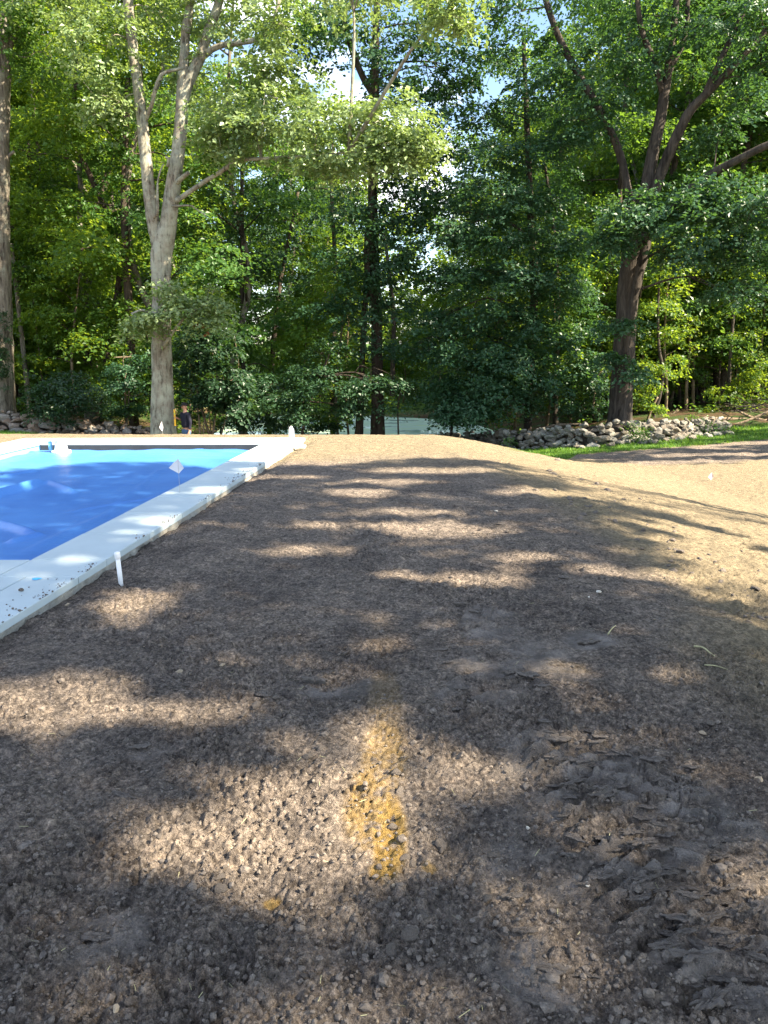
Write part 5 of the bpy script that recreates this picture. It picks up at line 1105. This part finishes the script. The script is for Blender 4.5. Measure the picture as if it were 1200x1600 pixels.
B = [(0, 0, .95, .12), (0, 0, 1.15, .11), (0, 0, 1.36, .12), (0, .0, 1.48, .06), (0, -.015, 1.56, .055), (0, -.03, 1.64, .085), (0, -.025, 1.72, .09), (0, -.02, 1.775, .06),
     (.18, 0, 1.42, .06), (.25, .04, 1.14, .042), (*wl, .028), (.27, -.05, .79, .036), (-.18, 0, 1.42, .06), (-.28, .03, 1.17, .042), (*wr, .028), (-.2, -.25, 1.29, .034),
     (.09, 0, .9, .085), (.1, -.02, .5, .055), (.11, .02, .1, .04), (.12, -.12, .05, .035), (-.09, 0, .9, .085), (-.1, -.02, .5, .055), (-.11, .02, .1, .04), (-.12, -.12, .05, .035)]
E = [(0, 1), (1, 2), (2, 3), (3, 4), (4, 5), (5, 6), (6, 7), (2, 8), (8, 9), (9, 10), (10, 11), (2, 12), (12, 13), (13, 14), (14, 15), (0, 16), (16, 17), (17, 18), (18, 19), (0, 20), (20, 21), (21, 22), (22, 23)]
for k in range(4):      # hanging hand, then the hand closed round the level
    b_ = len(B); x_ = .245 + .016 * k; ln = (.06, .075, .08, .065)[k]; B += [(x_ + .0, -.062 - .004 * k, .755, .009), (x_, -.07, .755 - ln * .6, .0085), (x_, -.06, .755 - ln, .0075)]; E += [(11, b_), (b_, b_ + 1), (b_ + 1, b_ + 2)]
b_ = len(B); B += [(.25, -.085, .79, .01), (.247, -.1, .75, .009)]; E += [(11, b_), (b_, b_ + 1)]
for k in range(4):
    b_ = len(B); z_ = 1.26 + .019 * k; B += [(-.225, -.285, z_, .009), (-.195, -.32, z_, .0085), (-.165, -.305, z_, .0075)]; E += [(15, b_), (b_, b_ + 1), (b_ + 1, b_ + 2)]
b_ = len(B); B += [(-.175, -.27, 1.325, .01), (-.165, -.295, 1.335, .009)]; E += [(15, b_), (b_, b_ + 1)]
body = skin('body', B, E, M['skin'], 0, 1)
skin('sweater', [(0, 0, .92, (.2, .15)), (0, 0, 1.1, (.2, .15)), (0, 0, 1.3, (.215, .15)), (0, 0, 1.44, (.15, .11)), (0, 0, 1.5, .07), (.19, 0, 1.41, .08), (.25, .04, 1.15, .06), (.27, -.02, .9, .045), (-.19, 0, 1.41, .08), (-.28, .03, 1.18, .064), (-.25, -.08, 1.22, .052)], [(0, 1), (1, 2), (2, 3), (3, 4), (3, 5), (5, 6), (6, 7), (3, 8), (8, 9), (9, 10)], M['sweater'])
skin('jeans', [(0, 0, .95, (.185, .14)), (0, 0, .86, (.18, .14)), (.095, 0, .76, .11), (.1, -.02, .5, .085), (.11, .02, .09, .06), (-.095, 0, .76, .11), (-.1, -.02, .5, .085), (-.11, .02, .09, .06)], [(0, 1), (1, 2), (2, 3), (3, 4), (1, 5), (5, 6), (6, 7)], M['jeans'])
for sx in (1, -1): skin('boot', [(sx * .11, .03, .1, .055), (sx * .11, .02, .045, .05), (sx * .12, -.1, .04, .048), (sx * .125, -.18, .03, .035)], [(0, 1), (1, 2), (2, 3)], M['boot'])
mb = MB(); mb.tube([(0, -.02, 1.7), (0, -.015, 1.74), (0, -.01, 1.78), (0, -.005, 1.805), (0, 0, 1.815)], [.108, .106, .092, .055, .01], 16); o = mb.build('cap', M['cap'], man, True)
mb = MB(); mb.add([(-.08, -.1, 1.715), (.08, -.1, 1.715), (.06, -.19, 1.7), (-.06, -.19, 1.7), (-.08, -.1, 1.725), (.08, -.1, 1.725), (.06, -.19, 1.71), (-.06, -.19, 1.71)], [(0, 3, 2, 1), (4, 5, 6, 7), (0, 1, 5, 4), (1, 2, 6, 5), (2, 3, 7, 6), (3, 0, 4, 7)]); mb.build('cap_brim', M['cap'], o)
mb = MB(); mb.tube([(0, -.1, 1.685), (0, -.125, 1.655), (0, -.12, 1.645), (0, -.1, 1.64)], [.008, .017, .016, .008], 7); mb.build('nose', M['skin'], man, True)
for sx in (1, -1):
    mb = MB(); mb.tube([(sx * .034, -.108, 1.678), (sx * .034, -.118, 1.678)], [.011, .008], 8); mb.build('eye', M['eye'], man)
    mb = MB(); mb.tube([(sx * .088, 0, 1.63), (sx * .1, .005, 1.66), (sx * .092, .0, 1.69)], [.012, .018, .012], 7); mb.build('ear', M['skin'], man, True)
mb = MB(); mb.tube([(-.025, -.115, 1.607), (0, -.122, 1.608), (.025, -.115, 1.607)], [.004, .006, .004], 6); mb.build('mouth', simple('lips', (.3, .12, .1), .5), man, True)
c62, s62 = math.cos(math.radians(-48)), math.sin(math.radians(-48)); hx, hy, hz = -.195, -.295, 1.29
lvl = empty('spirit_level', (hp[0] + scl * (hx * c62 - hy * s62), YM + scl * (hx * s62 + hy * c62), fz + scl * (hz - .26)), math.radians(10)); tag(lvl, 'yellow spirit level held upright against the oak trunk by the man', 'spirit level')
mb = MB(); mb.box((-.026, -.012, 0), (.026, .012, .52)); mb.box((-.03, -.014, .0), (.03, .014, .02)); mb.box((-.03, -.014, .5), (.03, .014, .522)); mb.build('rail', M['yellow'], lvl)
mb = MB(); mb.box((-.012, -.0135, .36), (.012, .0135, .42)); mb.build('vial', simple('vial_green', (.3, .5, .1), .2), lvl)

# ------------------------------------------------------------------ unseen trees shading the soil from the right, crown gaps shaped into sun patches
r = np.random.default_rng(99)
lit = [px_ell(*q) for q in [(440, 1300, 200, 112), (240, 1345, 120, 52), (575, 1290, 85, 118), (592, 1170, 58, 56), (70, 1105, 170, 42), (290, 1118, 140, 18), (215, 945, 66, 20), (690, 830, 112, 16), (480, 857, 75, 13), (740, 908, 100, 14), (620, 905, 60, 9), (560, 771, 64, 8), (640, 800, 70, 6), (520, 822, 66, 6), (895, 1165, 50, 20), (735, 1215, 85, 48), (600, 1005, 24, 46), (880, 1050, 44, 20), (680, 1575, 100, 28), (120, 1485, 70, 24), (860, 770, 70, 6), (440, 745, 70, 4), (820, 872, 70, 9), (1060, 905, 60, 11), (940, 890, 55, 9), (30, 1215, 60, 12), (1180, 1590, 30, 12), (690, 735, 110, 5), (600, 752, 80, 5)]]
def pz(u, v, hw, hh):
    a_ = at_z(u, v, 0); b_ = at_z(u + hw, v, 0); c_ = at_z(u, v - hh, 0); d_ = at_z(u, v + hh, 0); return (a_[0], (c_[1] + d_[1]) / 2, abs(b_[0] - a_[0]), abs(c_[1] - d_[1]) / 2, 1)
lit += [pz(320, 765, 30, 7), pz(230, 812, 36, 9), pz(90, 800, 40, 3), pz(380, 733, 20, 4), pz(20, 745, 40, 3)]
sun_xy = LSUN[:2] / LSUN[2]
def canopy_points(n, xr, yr, hr, litmask, seed):
    r_ = np.random.default_rng(seed); gx = r_.uniform(*xr, n); gy = r_.uniform(*yr, n); k_ = r_.random(n) > litmask(gx, gy); gx, gy = gx[k_], gy[k_]; n = len(gx)
    h = r_.uniform(*hr, n) + 1.5 * np.sin(gx * .9 + seed) * np.cos(gy * .7); z0 = hbase(gx, gy); return np.stack([gx + sun_xy[0] * h, gy + sun_xy[1] * h, z0 + h], -1)
def lm1(x, y):
    m_ = np.zeros_like(x)
    wob = 0.35 * (fbm(x * 2.2, y * 2.2, 301, 3) - .5)
    for (cx, cy, ax, ay, s_) in lit:
        d_ = np.sqrt(((x - cx) / (ax * 1.05)) ** 2 + ((y - cy) / (ay * 1.05)) ** 2) + wob; m_ = np.maximum(m_, 1 - sstep(.7, 1.28, d_))
    far = sstep(0, .5, y - (10.7 + .5 * np.sin(x * 1.3) + .9 * (fbm(x * .8, y * .8, 302, 3) - .5)))
    slope = sstep(-.2, .8, x - (2.0 + .3 * np.sin(y))) * sstep(.27, .42, fbm(x * .5 + .5, y * 1.1 + x * .35, 303, 4)) * sstep(3.5, 6, y)
    slope = np.maximum(slope, sstep(-.3, .5, y - (9.6 - .33 * (x - 2))) * sstep(1.5, 2.2, x) * .9)
    thin = .5 * sstep(.55, .75, fbm(x * 1.3, y * 1.3, 304, 3)) + .42 * (1 - sstep(1.6, 2.3, y)) * sstep(.2, .6, fbm(x * 4, y * 4, 307, 3))
    return np.clip(np.maximum.reduce([m_, far, slope, thin]), 0, 1)
def lm2(x, y):
    s_ = sstep(.45, .57, fbm(x * .35, y * 1.6, 305, 4)); edge_ = 1 - sstep(18.2, 18.8, y + .5 * (fbm(x * .7, y * .7, 306, 3) - .5)); return np.clip(np.maximum(s_, edge_), 0, 1)
CPTS = canopy_points(62000, (-9.5, 9), (-4, 12), (10, 16.5), lm1, 1)
C2 = canopy_points(16000, (2.5, 17), (17.8, 27), (10, 15), lm2, 2)
def unseen_shade_tree(lab, base, pts, seed, top):
    base = np.array([base[0], base[1], gz(*base) - .1]); t = empty('unseen_shade_tree', tuple(base)); tag(t, lab, 'tree'); r_ = np.random.default_rng(seed); mb = MB()
    S_ = spline([(0, 0, 0, .42), (.1, 0, top * .35, .34), (-.1, .2, top * .7, .24), (0, 0, top, .1)], 5); mb.tube(S_[:, :3], S_[:, 3], 14, True, .05, r_); mb.build('trunk', M['bark_grey'], t, True)
    q = pts - base; sel = q[r_.choice(len(q), min(44, len(q)), replace=False)]; tw = twigs_for([(c, (.8, .8, .4), 1) for c in sel], S_[:, :3], .07, seed, 1); tw.build('boughs', M['bark_grey'], t, True)['kind'] = 'stuff'
    crown_obj('crown', leaves_at(q, np.array([0, 0, 1.]) * .8 + LSUN * .5 + r_.normal(0, .4, q.shape), r_.normal(size=q.shape), r_.random(len(q)), .24, r_), M['leaf_mid'], t)
tr = [(8, -6), (14, -8), (11, 0.5), (18, -2), (22, 3.5)]
D = np.stack([np.linalg.norm(CPTS[:, :2] - np.array(b_), axis=1) for b_ in tr], 1); own = D.argmin(1)
for k, b_ in enumerate(tr):
    if (own == k).sum() > 50: unseen_shade_tree(['shade tree outside the frame behind the viewer on the right', 'shade tree outside the frame, farthest back on the right', 'shade tree outside the frame just right of the viewer', 'shade tree outside the frame far right of the viewer', 'shade tree outside the frame right of the pale slope'][k], b_, CPTS[own == k], 400 + k, 14)
unseen_shade_tree('shade tree outside the frame right of the grass strip', (22, 15.5), C2, 410, 14)
open('/tmp/nleaf.txt', 'w').write(str((NLEAF[0], len(CPTS), len(C2)))) if False else None
